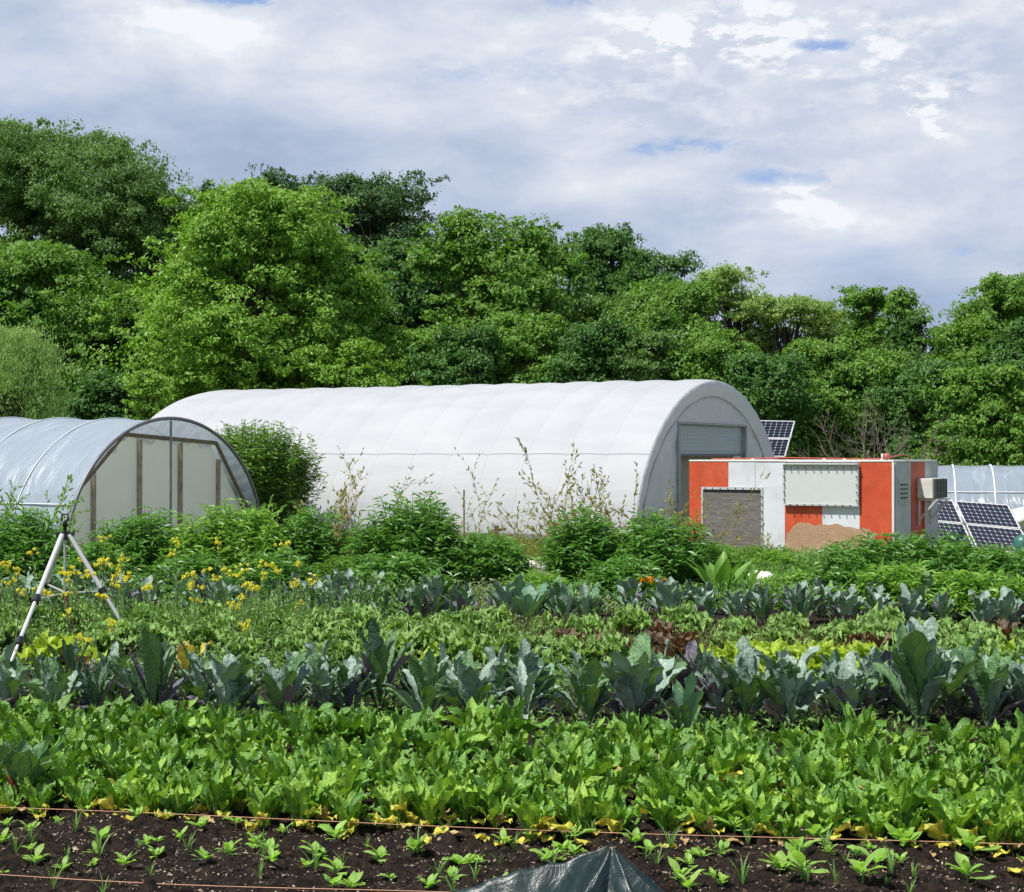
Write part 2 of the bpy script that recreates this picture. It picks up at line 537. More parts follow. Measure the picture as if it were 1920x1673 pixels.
def rdir(n):
    return norm(RNG.normal(size=(n, 3)))


# ------------------------------------------------------------------ trees
def make_tree(name, px, top, hw, Y, z0, mat, label, leaf=0.17, dens=1.0, group=None, shape='round', clump=0.9, wide=1.0,
              droop=0.0, bark='bark', sparse=0.0, seed=None, asp=1.0, ry=None, cat='tree', limbs=9, nleaf=None):
    """one tree: trunk with limbs, crown of leaf clumps; sizes given by where its edges stand from the path"""
    global RNG
    keep = RNG
    RNG = np.random.default_rng(seed if seed is not None else int(px * 7 + top))
    hw = hw * wide; leaf = leaf * 0.74
    X = G(px, Y); H = ZY(top, Y); R = hw / 3000 * Y
    ry = ry or R * 0.9
    t = root(name, (X, Y, 0), label, cat, group)
    Hc = H - z0
    ph = RNG.random(4) * 6.28

    def envelope(d, f):
        """point of the crown volume in direction d at relative depth f"""
        zz = d[:, 2]; az = np.arctan2(d[:, 1], d[:, 0])
        if shape == 'cone':
            s = np.clip(1.08 - 0.60 * (zz * 0.5 + 0.5) ** 1.4, 0.2, 1.1)
        elif shape == 'spread':
            s = np.clip(0.75 + 0.45 * (zz * 0.5 + 0.5), 0.3, 1.2)
        else:
            s = np.ones(len(d))
        s = s * np.clip((1 - np.abs(zz) ** 3.0) ** 0.42 / np.sqrt(np.clip(1 - zz ** 2, 0.02, 1)), 1, 1.5)
        lump = 1 + 0.12 * np.sin(3 * az + ph[0] + zz * 4) + 0.10 * np.sin(5 * az + ph[1] - zz * 7)
        return np.stack([d[:, 0] * R * s * lump * f, d[:, 1] * ry * s * lump * f, z0 + Hc * 0.5 + zz * Hc * 0.5 * f], 1)
    # big lobes: each a limb's worth of foliage
    rm = (R * ry * Hc * 0.5) ** (1 / 3)
    KL = int(np.clip(dens * 40, 16, 64)) if rm > 1.2 else 18
    lr = rm * 0.30 * RNG.uniform(0.45, 1.6, KL)
    ld = rdir(KL); ld[:, 2] = np.clip(ld[:, 2] * 1.25 + 0.05, -1.2, 1.2); ld = norm(ld)
    fl = (1 - lr / rm * 0.85) * RNG.uniform(0.62, 1.12, KL)
    fl[: KL // 5] *= 0.5
    for q in range(1, 5):                        # some lobes carry the top of the crown
        ld[-q] = norm(np.array([RNG.normal() * 0.35, RNG.normal() * 0.3, 1.0])); fl[-q] = 1 - lr[-q] / rm * 0.7
    LC = envelope(ld, fl)
    # small sprays on the surface of each lobe
    per_l = int(np.clip(10 * (rm * 0.33 / (clump * 0.5)) ** 1.7, 7, 60) * (1 - sparse * 0.45))
    kl = np.repeat(np.arange(KL), per_l); K = len(kl)
    sd_ = rdir(K); sd_[:, 2] = sd_[:, 2] * 0.85 + 0.18
    sd_ = norm(sd_ + ld[kl] * 0.5)
    CC = LC[kl] + sd_ * (lr[kl] * np.where(RNG.random(K) < 0.14, RNG.uniform(1.2, 1.75, K), RNG.uniform(0.35, 1.2, K)))[:, None] * np.array([1, 1, 0.98])
    lout = sd_
    CC[:, 2] = np.clip(CC[:, 2], z0 * 0.8 + 0.1, H - 0.15)
    # trunk and limbs
    tb = MB()
    r0 = 0.035 * H + 0.03
    lean = RNG.normal(size=2) * 0.03 * H
    th = z0 + Hc * 0.72
    tp = np.array([[lean[0] * (k / 6) ** 1.5, lean[1] * (k / 6) ** 1.5, th * k / 6] for k in range(7)])
    tb.tube(tp, r0 * np.linspace(1.0, 0.3, 7) * np.array([1.25, 1, 1, 1, 1, 1, 1]), 8)
    ends = np.concatenate([LC, CC[RNG.permutation(K)[:limbs * 2]]])
    for q, e in enumerate(ends):
        zb = np.clip(e[2] * 0.45 + RNG.random() * 0.2 * H, z0 * 0.5 + 0.2, th * 0.92)
        f = zb / th
        a = np.array([lean[0] * f ** 1.5, lean[1] * f ** 1.5, zb])
        m1 = a * 0.55 + e * 0.45 + RNG.normal(size=3) * 0.08 * R + np.array([0, 0, 0.05 * H])
        rr = r0 * (0.40 if q < KL else 0.2)
        tb.tube(np.array([a, (a + m1) / 2 + RNG.normal(size=3) * 0.03 * R, m1, (m1 + e) / 2 + RNG.normal(size=3) * 0.04 * R, e]),
                rr * np.array([1, 0.8, 0.55, 0.35, 0.15]), 6)
    tb.build('trunk', M[bark], t, True)
    # leaves
    crad = clump * RNG.uniform(0.32, 0.85, K)
    per = nleaf or int(9.5 * clump ** 2 / (leaf ** 2) * 0.15 * (1 - sparse * 0.3))
    k = np.repeat(np.arange(K), per)
    n = len(k)
    # each clump is a handful of twig sprays
    sub = 7
    sd = rdir(K * sub).reshape(K, sub, 3)
    sd[:, :, 2] = np.abs(sd[:, :, 2]) * 0.9 - 0.25
    si = RNG.integers(0, sub, n)
    sc_ = sd[k, si] * crad[k][:, None] * 0.62
    d = rdir(n) * (RNG.random(n) ** 0.45)[:, None] * crad[k][:, None] * 0.42
    off = sc_ + d
    off[:, 2] *= 0.75 * asp
    P = CC[k] + off
    if droop:
        P[:, 2] -= droop * crad[k] * RNG.random(n) ** 2 * 1.3
    out = norm(norm(off + 1e-6) * 0.6 + lout[k] * 0.7)
    nn = norm(out * 0.7 + rdir(n) * 0.6 + np.array([0, 0, 0.6]))
    D = norm(np.cross(nn, rdir(n)) + np.array([0, 0, -0.35 - droop]))
    L = leaf * (0.55 + 0.95 * RNG.random(n) ** 1.5)
    lb = MB()
    cv = RNG.random(K) * 0.6 + RNG.random(KL)[kl] * 0.4
    val = np.clip(0.12 + 0.55 * cv[k] + 0.45 * (RNG.random(n) - 0.3), 0, 1)
    leaf_cloud(lb, P, D, nn, L, L * (0.30 if droop > 0.5 else 0.62), 0, val)
    lb.build('crown', M[mat], t)
    RNG = keep
    return t


# ------------------------------------------------------------------ ground
BDIR = np.array([0.988, -0.154]); NDIR = np.array([0.154, 0.988])     # along the beds / across them


def bed(s, t):
    p = s * BDIR + t * NDIR
    return float(p[0]), float(p[1])


def soil_h(x, y):
    """height of the dug soil, same function for the mesh and for planting"""
    h = 0.018 * np.sin(x * 2.3 + y * 1.7) + 0.014 * np.sin(x * 5.1 - y * 3.9 + 1) + 0.010 * np.sin(x * 9.7 + y * 8.3 + 2)
    h = h + 0.007 * np.sin(x * 19 - y * 23) + 0.006 * np.sin(x * 31 + y * 17 + 4)
    return h + 0.05


def build_ground():
    m, N = new_mat('field_ground')
    tc = N.node('ShaderNodeTexCoord').outputs['Object']
    a = N.noise(tc, 0.35, 8, 0.65)
    b = N.noise(tc, 9.0, 8, 0.7)
    c = N.mix(N.ramp(a, [(0.4, 0.0), (0.62, 1.0)]), (0.10, 0.15, 0.035), (0.17, 0.17, 0.07))
    c = N.mix(N.ramp(b, [(0.45, 0.0), (0.7, 0.8)]), c, (0.06, 0.085, 0.02))
    finish(N, principled(N, c, 0.95, 0, 0.15, bump(N, b, 0.8, 0.05)).outputs[0])
    mb = MB()
    xs = np.array([-1200, -300, -90, -45, -20, -10, -4, 4, 10, 20, 45, 90, 300, 1200.0])
    ys = np.array([-300, -40, 0, 5, 12, 20, 26, 32, 40, 55, 80, 120, 300, 1500.0])
    X, Y = np.meshgrid(xs, ys, indexing='ij')
    Z = np.zeros_like(X)
    mb.grid(np.stack([X, Y, Z], 2), flip=True)
    o = mb.build('ground', m); tag(o, kind='structure')
    for p in o.data.polygons[:1]:
        pass
    # dug soil of the beds
    m, N = new_mat('dark_soil')
    tc = N.node('ShaderNodeTexCoord').outputs['Object']
    n1 = N.noise(tc, 20, 10, 0.78)
    n2 = N.noise(tc, 70, 6, 0.7)
    n3 = N.noise(tc, 2.2, 4, 0.6)
    vo = N.node('ShaderNodeTexVoronoi', {'feature': 'F1'}, Vector=tc, Scale=120.0)
    c = N.mix(N.ramp(n1, [(0.42, 0.0), (0.62, 1.0)]), (0.007, 0.005, 0.004), (0.066, 0.044, 0.030))
    c = N.mix(N.ramp(n3, [(0.5, 0.0), (0.75, 0.55)]), c, (0.060, 0.040, 0.027))
    c = N.mix(N.ramp(N.math('MULTIPLY', vo.outputs[1], 1.0), [(0.90, 0.0), (0.94, 0.0)]), c, (0.3, 0.26, 0.2))
    h = N.math('ADD', N.math('MULTIPLY', n1, 1.0), N.math('MULTIPLY', n2, 0.6))
    finish(N, principled(N, c, 0.95, 0, 0.2, bump(N, h, 1.0, 0.05)).outputs[0])
    M['soil'] = m
    mb = MB()
    X, Y = np.meshgrid(np.arange(-4.2, 4.2, 0.022), np.arange(4.9, 8.6, 0.022), indexing='ij')
    rg = np.random.default_rng(5)
    Z = soil_h(X, Y) + rg.normal(size=X.shape) * 0.0065
    # clods
    for _ in range(4200):
        cx, cy = rg.uniform(-4, 4), rg.uniform(5, 8.5); r = rg.uniform(0.010, 0.040) * (1 if rg.random() < .95 else 1.5)
        i0, i1 = int((cx + 4.2 - r) / .022), int((cx + 4.2 + r) / .022) + 2
        j0, j1 = int((cy - 4.9 - r) / .022), int((cy - 4.9 + r) / .022) + 2
        i0, j0 = max(i0, 0), max(j0, 0)
        d = ((X[i0:i1, j0:j1] - cx) ** 2 + (Y[i0:i1, j0:j1] - cy) ** 2) / r ** 2
        Z[i0:i1, j0:j1] += np.sqrt(np.clip(1 - d, 0, 1)) * r * 0.55
    mb.grid(np.stack([X, Y, Z], 2), flip=True)
    o = mb.build('soil_bed', m, smooth=True); tag(o, kind='structure')
    mb = MB()
    X, Y = np.meshgrid(np.arange(-9, 9, 0.12), np.arange(8.575, 20.0, 0.12), indexing='ij')
    Z = 0.03 + 0.02 * np.sin(X * 1.3 + Y) + rg.normal(size=X.shape) * 0.012
    mb.grid(np.stack([X, Y, Z], 2), flip=True)
    o = mb.build('planted_soil', m, smooth=True); tag(o, kind='structure')


build_ground()


def build_mulch():
    rg = np.random.default_rng(8)
    m = leaf_mat('wood_chips', (0.10, 0.065, 0.04), (0.55, 0.45, 0.34), rough=0.8, trans=0.0)
    mb = MB()
    n = 26000
    P = np.stack([rg.uniform(-3.2, 3.2, n), rg.uniform(5.6, 8.4, n), np.zeros(n)], 1)
    P[:, 2] = soil_h(P[:, 0], P[:, 1]) + rg.uniform(0.004, 0.016, n)
    D = rg.normal(size=(n, 3)); D[:, 2] *= 0.3
    Nn = np.array([0, 0, 1.0]) + rg.normal(size=(n, 3)) * 0.35
    L = rg.uniform(0.005, 0.017, n) * np.where(rg.random(n) < 0.04, 2.6, 1)
    leaf_cloud(mb, P, D, Nn, L, L * rg.uniform(0.25, 0.7, n), 0, rg.random(n) ** 2.6)
    o = mb.build('wood_chips', m); tag(o, kind='stuff')
    o['label'] = 'pale wood chips and straw bits scattered over the dark soil'
    o['category'] = 'mulch'


build_mulch()

# ------------------------------------------------------------------ white tunnel
ANG = math.atan2(.888, .46)


def prof(W, H, n_exp, k):
    """arch profile, k 0..1 from the left foot over the top to the right foot"""
    a = PI * (1 - np.asarray(k, float))
    ca, sa = np.cos(a), np.sin(a)
    x = np.sign(ca) * np.abs(ca) ** (2 / n_exp); z = np.abs(sa) ** (2 / n_exp)
    return W / 2 * (1 + x), H * z


def build_white_tunnel():
    W, H, L, NB = 9.4, 3.42, 13.7, 15
    t = root('greenhouse_tunnel', (2.4, 31.4, 0), 'long opaque white arched greenhouse tunnel with a grey roller door in its near end', 'greenhouse')
    t.rotation_euler = (0, 0, ANG)
    m, N = new_mat('white_film')
    ob = N.node('ShaderNodeTexCoord').outputs['Object']
    sep = N.node('ShaderNodeSeparateXYZ', None, i0=ob)
    mp = N.node('ShaderNodeMapping', None, Vector=ob, Scale=(1, .35, 1))
    n = N.noise(mp.outputs[0], 1.3, 7, 0.6, 0.6)
    n2 = N.noise(ob, 9, 6, 0.7)
    c = N.mix(N.ramp(n, [(0.35, 0.0), (0.7, 1.0)]), (0.45, 0.47, 0.50), (0.52, 0.535, 0.555))
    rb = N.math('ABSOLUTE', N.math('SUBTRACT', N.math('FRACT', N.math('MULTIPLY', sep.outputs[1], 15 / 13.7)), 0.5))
    c = N.mix(N.ramp(rb, [(0.465, 0.0), (0.5, 0.35)]), c, (0.36, 0.37, 0.38))  # faint rib shading along each hoop, painted into the film colour
    grime = N.math('MULTIPLY', N.ramp(n2, [(0.45, 0.0), (0.8, 1.0)]), 0.22)
    c = N.mix(grime, c, (0.48, 0.47, 0.42))
    # water marks and algae near the foot of the film
    foot = N.ramp(N.math('ADD', sep.outputs[2], N.math('MULTIPLY', n2, 0.5)), [(0.25, 0.5), (0.75, 0.0)])
    c = N.mix(foot, c, (0.42, 0.45, 0.40))
    nm = bump(N, n, 0.25, 0.10)
    p = principled(N, c, 0.62, 0, 0.25, nm)
    tr = N.node('ShaderNodeBsdfTranslucent', None, Color=(0.75, 0.77, 0.78))
    mx = N.node('ShaderNodeMixShader', None, Fac=0.24, i1=p.outputs[0], i2=tr.outputs[0])
    finish(N, mx.outputs[0])
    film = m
    endf, N = new_mat('white_film_end')
    ob = N.node('ShaderNodeTexCoord').outputs['Object']
    n = N.noise(ob, 1.6, 8, 0.62, 1.0)
    c = N.mix(N.ramp(n, [(0.35, 0.0), (0.7, 1.0)]), (0.56, 0.585, 0.625), (0.68, 0.70, 0.73))
    p = principled(N, c, 0.5, 0, 0.35, bump(N, n, 0.5, 0.12))
    tr = N.node('ShaderNodeBsdfTranslucent', None, Color=(0.8, 0.82, 0.85))
    mx = N.node('ShaderNodeMixShader', None, Fac=0.42, i1=p.outputs[0], i2=tr.outputs[0])
    finish(N, mx.outputs[0])
    nu, nv = 73, NB * 10 + 1
    k = np.linspace(0, 1, nu)
    y = np.linspace(0, L, nv)
    px, pz = prof(W, H, 1.9, k)
    cx, cz = W / 2, 0.2
    ph = (y / L * NB) % 1.0
    puff = np.sin(PI * ph) ** 0.8                          # air pillows between the hoops
    puff[0] = puff[-1] = 0
    amp = 0.014 * np.clip(np.sin(PI * np.clip(k, 0.06, 0.94)), 0, 1) ** 0.6
    rg = np.random.default_rng(3)
    ba = 0.75 + 0.5 * rg.random(NB + 1)
    bay = np.minimum((y / L * NB).astype(int), NB)
    P = np.zeros((nu, nv, 3))
    g = 1 + (amp[:, None] * puff[None, :] * ba[bay][None, :])
    P[:, :, 0] = cx + (px[:, None] - cx) * g
    P[:, :, 2] = cz + (pz[:, None] - cz) * g
    P[:, :, 2] = np.maximum(P[:, :, 2], 0.0)
    P[:, :, 1] = y[None, :]
    # slack creases
    P[:, :, 0] += 0.008 * np.sin(k * 40)[:, None] * np.sin(y * 3.1)[None, :]
    mb = MB(); mb.grid(P, flip=True)
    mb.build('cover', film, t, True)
    # seam battens along both flanks
    for kk in (0.192, 0.808):
        a, b = prof(W * 1.0, H, 1.9, kk)
        mb = MB()
        ii = int(kk * (nu - 1))
        pts = P[ii, ::3].copy(); pts[:, 0] += (-0.012 if kk < .5 else 0.012); pts[:, 2] += 0.008
        mb.tube(pts, 0.0045, 6)
        mb.build('seam_rope', simple('seam_rope', (0.42, 0.43, 0.44), 0.6), t, True)
    # rope line on each hoop
    # near end: turned-over collar of film, then the recessed end sheet
    kk = np.linspace(0, 1, 97)
    ox, oz = prof(W, H, 1.9, kk)
    sx, szz = 0.90, 0.895
    ix, iz = W / 2 + (ox - W / 2) * sx, oz * szz
    rg = np.random.default_rng(9)
    rings = []
    for f, yy in ((0, 0.0), (0.06, -0.035), (0.5, -0.02), (1.0, 0.07)):
        w = 0.018 * np.sin(kk * 150 + f * 2) * (f * (1 - f) * 4) + 0.012 * np.sin(kk * 67 + f * 9) * f
        rings.append(np.stack([ox + (ix - ox) * f, yy + w, oz + (iz - oz) * f], 1))
    mb = MB(); mb.grid(np.stack(rings, 0))
    mb.build('end_collar', endf, t, True)
    mb = MB(); mb.tube(np.stack([ix, np.full_like(ix, 0.055), iz], 1), 0.02, 6, cap=True)
    mb.build('end_hoop', simple('collar_seam', (0.40, 0.41, 0.43), 0.5), t, True)
    # end sheet around the doorway
    dx0, dx1, dz = 2.5, 6.8, 2.43
    yy0 = 0.09

    def topz(x):
        u = np.abs((np.asarray(x) - W / 2) / (W / 2 * sx))
        return H * szz * (1 - np.clip(u, 0, 1) ** 1.9) ** (1 / 1.9)
    mb = MB()

    def sheet(x0, x1, zfun0, n=36, mrows=22):
        xs = np.linspace(x0, x1, n); P = np.zeros((n, mrows, 3))
        for i, x in enumerate(xs):
            zs = np.linspace(float(zfun0), float(topz(x)), mrows)
            P[i, :, 0] = x; P[i, :, 2] = zs
            P[i, :, 1] = yy0 + 0.022 * np.sin(x * 5 + zs * 3.1) * np.sin(zs * 2.2) + 0.012 * np.sin(x * 13 - zs * 9)
        mb.grid(P)
    sheet(W / 2 * (1 - sx) + 0.01, dx0, 0.0)
    sheet(dx0, dx1, dz)
    sheet(dx1, W - W / 2 * (1 - sx) - 0.01, 0.0)
    mb.build('end_sheet', endf, t, True)
    # door
    d = MB()
    z = dz - 0.05; n = 0
    sl = []
    zs = np.arange(1.78, dz + 0.001, 0.018)
    Pp = np.zeros((2, len(zs), 3))
    Pp[0, :, 0] = dx0 + 0.06; Pp[1, :, 0] = dx1 - 0.06
    Pp[:, :, 2] = zs[None]
    Pp[:, :, 1] = 0.12 + 0.016 * np.abs(np.sin(zs * PI / 0.085))[None]
    d.grid(Pp)
    dm = simple('shutter_slats', (0.34, 0.38, 0.40), 0.45, 0.2, 0.5, 0.06)
    do = d.build('roller_door', dm, t, True)
    b = MB(); b.box(dx0 + 0.05, dx1 - 0.05, 0.08, 0.13, 1.735, 1.79); b.build('bottom_rail', simple('rail_dark', (0.10, 0.10, 0.10), 0.6), do)
    f = MB()
    f.box(dx0 - 0.03, dx0 + 0.06, 0.03, 0.16, 0, dz + 0.0); f.box(dx1 - 0.06, dx1 + 0.03, 0.03, 0.16, 0, dz)
    f.box(dx0 - 0.03, dx1 + 0.03, 0.028, 0.162, dz, dz + 0.045)
    f.build('door_frame', simple('door_frame', (0.33, 0.34, 0.35), 0.6), t)
    b = MB(); b.box(dx0 + 0.061, dx1 - 0.061, 0.35, 0.40, 0.0, dz); b.build('inner_panel', simple('inner_board', (0.30, 0.275, 0.22), 0.8, 0, 0.2, 0.2, 3), t)
    # far end sheet and foot boards
    mb = MB()
    fx, fz = prof(W, H, 1.9, np.linspace(0, 1, 49))
    mb.add(np.stack([fx, np.full_like(fx, L - 0.01), fz], 1), [tuple(range(49))])
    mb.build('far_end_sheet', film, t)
    mb = MB()
    mb.box(-0.09, -0.03, -0.02, L, 0.0, 0.17); mb.box(W + 0.03, W + 0.09, -0.02, L, 0.0, 0.17)
    mb.build('foot_board', M['foot'], t)


M['foot'] = simple('foot_boards', (0.22, 0.23, 0.22), 0.8, 0, 0.2, 0.25, 3, 0.3)
build_white_tunnel()


def film_mat(name, col, trans, rough=0.22, streak=0.5):
    """clear greenhouse film: a grey sheen, partly see-through, with creases and dust"""
    m, N = new_mat(name)
    ob = N.node('ShaderNodeTexCoord').outputs['Object']
    mp = N.node('ShaderNodeMapping', None, Vector=ob, Rotation=(0.5, 0.3, 0.2), Scale=(0.7, 2.6, 0.9))
    n = N.noise(mp.outputs[0], 1.2, 7, 0.55, 1.2)
    n2 = N.noise(ob, 4, 8, 0.7, 0.4)
    c = N.mix(N.ramp(n, [(0.3, 0.0), (0.7, 1.0)]), tuple(v * 0.88 for v in col), tuple(min(1, v * 1.1) for v in col))
    c = N.mix(N.math('MULTIPLY', N.ramp(n, [(0.60, 0.0), (0.66, 1.0), ], 'EASE'), streak * 0.5), c, (0.78, 0.81, 0.85))
    c = N.mix(N.math('MULTIPLY', N.ramp(n2, [(0.5, 0.0), (0.8, 1.0)]), 0.3), c, tuple(v * 0.75 for v in col))
    nm = bump(N, n, 0.5, 0.10)
    p = principled(N, c, rough, 0, 0.6, nm)
    tl = N.node('ShaderNodeBsdfTranslucent', None, Color=(0.74, 0.81, 0.90), Normal=nm)
    m0 = N.node('ShaderNodeMixShader', None, Fac=0.35, i1=p.outputs[0], i2=tl.outputs[0])
    tp = N.node('ShaderNodeBsdfTransparent', None, Color=(0.93, 0.95, 0.97))
    mx = N.node('ShaderNodeMixShader', None, Fac=trans, i1=m0.outputs[0], i2=tp.outputs[0])
    finish(N, mx.outputs[0])
    return m


def build_hoop_house():
    W, H, L, NB = 5.6, 2.44, 12.0, 9
    t = root('hoop_house', (-7.68, 27.6, 0), 'low hoop house under bluish clear film with timber studs in its milky end wall', 'greenhouse')
    t.rotation_euler = (0, 0, ANG)
    film = film_mat('clear_film', (0.45, 0.53, 0.64), 0.28, 0.34)
    wrink = film_mat('wrinkled_film', (0.46, 0.48, 0.53), 0.30, 0.3, 1.0)
    nu, nv = 61, NB * 10 + 1
    k = np.linspace(0, 1, nu); y = np.linspace(0, L, nv)
    px, pz = prof(W, H, 2.0, k)
    sag = -0.012 * np.sin(PI * ((y / L * NB) % 1.0)) ** 1.0
    P = np.zeros((nu, nv, 3))
    g = 1 + np.clip(np.sin(PI * k), 0, 1)[:, None] * sag[None, :]
    P[:, :, 0] = W / 2 + (px[:, None] - W / 2) * g
    P[:, :, 2] = pz[:, None] * g * (1 + 0.0068 * y[None, :])
    P[:, :, 1] = y[None]
    # pulled creases near the lower front
    kk = k[:, None]; yy = y[None, :]
    P[:, :, 0] += 0.012 * np.sin(kk * 55 + yy * 3.5) * np.exp(-((kk - 0.2) / 0.12) ** 2) * np.exp(-yy / 3)
    P[:, :, 2] += 0.010 * np.sin(kk * 48 - yy * 4.5) * np.exp(-((kk - 0.28) / 0.12) ** 2) * np.exp(-yy / 4)
    mb = MB(); mb.grid(P, flip=True)
    mb.build('cover', film, t, True)
    rib = simple('white_hoop', (0.62, 0.65, 0.69), 0.5)
    for i in range(1, NB + 1):
        yv = i * L / NB
        q = np.stack([W / 2 + (px - W / 2) * 1.004, np.full(nu, yv), pz * 1.004 * (1 + 0.0068 * yv)], 1)
        mb = MB(); mb.tube(q, 0.012, 6); mb.build('hoop', rib, t, True)
    q = np.stack([W / 2 + (px - W / 2) * 1.006, np.full(nu, -0.01), pz * 1.006], 1)
    mb = MB(); mb.tube(q, 0.034, 8); mb.build('end_hoop', M['hoop_dark'], t, True)
    for kx in (0.12, 0.88):
        a, b = prof(W, H, 2.0, kx)
        mb = MB(); mb.tube(np.array([[float(a) - (0.015 if kx < .5 else -.015), 0, float(b)], [float(a) - (.015 if kx < .5 else -.015), L, float(b) * 1.08]]), 0.014, 6)
        mb.build('purlin', rib, t, True)
    mb = MB()
    mb.box(-0.08, -0.02, 0, L, 0, 0.22); mb.box(W + 0.02, W + 0.08, 0, L, 0, 0.22)
    mb.build('foot_board', M['wood'], t)
    # end wall frame: beam, two slanting rafters, studs (plane set in 0.25 m)
    F = 0.25
    A0, A1 = (0.30, 1.04), (1.62, 2.14)
    B1, B0 = (4.30, 2.00), (5.50, 0.45)
    mb = MB(); mb.bar((A1[0], F - 0.12, A1[1]), (B1[0], F - 0.12, B1[1]), 0.05, 0.075); mb.build('beam', M['wood'], t)
    for a, b in ((A0, A1), (B1, B0)):
        mb = MB(); mb.bar((a[0], F - 0.12, a[1]), (b[0], F - 0.12, b[1]), 0.05, 0.05); mb.build('rafter', M['wood'], t)

    def roofz(x):
        pts = [A0, A1, B1, B0]
        return float(np.interp(x, [p[0] for p in pts], [p[1] for p in pts]))
    for x, w in ((0.935, 0.062), (2.17, 0.07), (3.34, 0.062), (4.51, 0.05)):
        mb = MB(); mb.box(x - w / 2, x + w / 2, F - 0.045, F + 0.035, 0, roofz(x) - 0.05); mb.build('stud', M['stud'], t)
    mb = MB(); mb.tube(np.array([[2.79, 0.02, 0], [2.79, 0.02, H - 0.03]]), 0.024, 8); mb.build('centre_pole', simple('grey_pole', (0.25, 0.26, 0.28), 0.45, 0.5), t, True)
    # milky sheet behind the studs
    m, N = new_mat('milky_sheet')
    ob = N.node('ShaderNodeTexCoord').outputs['Object']
    n = N.noise(ob, 0.7, 5, 0.5, 0.6); n2 = N.noise(ob, 3.5, 8, 0.7)
    c = N.mix(N.ramp(n, [(0.35, 0.0), (0.68, 1.0)]), (0.62, 0.635, 0.50), (0.76, 0.765, 0.64))
    c = N.mix(N.math('MULTIPLY', N.ramp(n2, [(0.5, 0.0), (0.8, 1.0)]), 0.35), c, (0.46, 0.47, 0.36))
    p = principled(N, c, 0.38, 0, 0.45, bump(N, n, 0.3, 0.08))
    tp = N.node('ShaderNodeBsdfTranslucent', None, Color=(0.85, 0.86, 0.74))
    mx = N.node('ShaderNodeMixShader', None, Fac=0.5, i1=p.outputs[0], i2=tp.outputs[0])
    finish(N, mx.outputs[0])
    mb = MB()
    xs = np.linspace(A0[0], B0[0], 70); Pq = np.zeros((70, 20, 3))
    for i, x in enumerate(xs):
        zs = np.linspace(0.0, roofz(x), 20)
        Pq[i, :, 0] = x; Pq[i, :, 2] = zs; Pq[i, :, 1] = F + 0.05 + 0.012 * np.sin(x * 3 + zs * 2)
    mb.grid(Pq); mb.build('end_sheet', m, t, True)
    # loose clear film between the end hoop and the frame, gathered over the beam
    mb = MB()
    kq = np.linspace(0.035, 0.965, 120)
    ox, oz = prof(W, H, 2.0, kq)
    path = np.array([A0, A1, B1, B0])
    dd = np.r_[0, np.cumsum(np.linalg.norm(np.diff(path, axis=0), axis=1))]
    s = np.interp(np.arctan2(oz, ox - W / 2)[::1], np.arctan2([B0[1], B1[1], A1[1], A0[1]], [B0[0] - W / 2, B1[0] - W / 2, A1[0] - W / 2, A0[0] - W / 2]),
                  [dd[3], dd[2], dd[1], dd[0]])
    ix = np.interp(s, dd, path[:, 0]); iz = np.interp(s, dd, path[:, 1])
    rg = np.random.default_rng(2)
    rows = []
    for f in np.linspace(0, 1, 9):
        yy = 0.0 + (F - 0.06) * f + 0.03 * np.sin(kq * 190 + 2 * f) * math.sin(PI * f) + 0.02 * np.sin(kq * 83 + 5 * f) * math.sin(PI * f)
        rows.append(np.stack([ox + (ix - ox) * f, yy, oz + (iz - oz) * f], 1))
    tail = 0.07 + 0.05 * np.sin(kq * 61) + 0.04 * np.sin(kq * 143) + 0.03 * rg.random(120)
    rows.append(np.stack([ix + 0.02 * np.sin(kq * 99), F - 0.08 + 0.03 * np.sin(kq * 150), iz - np.abs(tail) * 0.9], 1))
    mb.grid(np.stack(rows, 0)); mb.build('loose_film', wrink, t, True)


M['stud'] = simple('grey_studs', (0.38, 0.31, 0.235), 0.85, 0, 0.2, 0.3, 7, 0.4)
build_hoop_house()


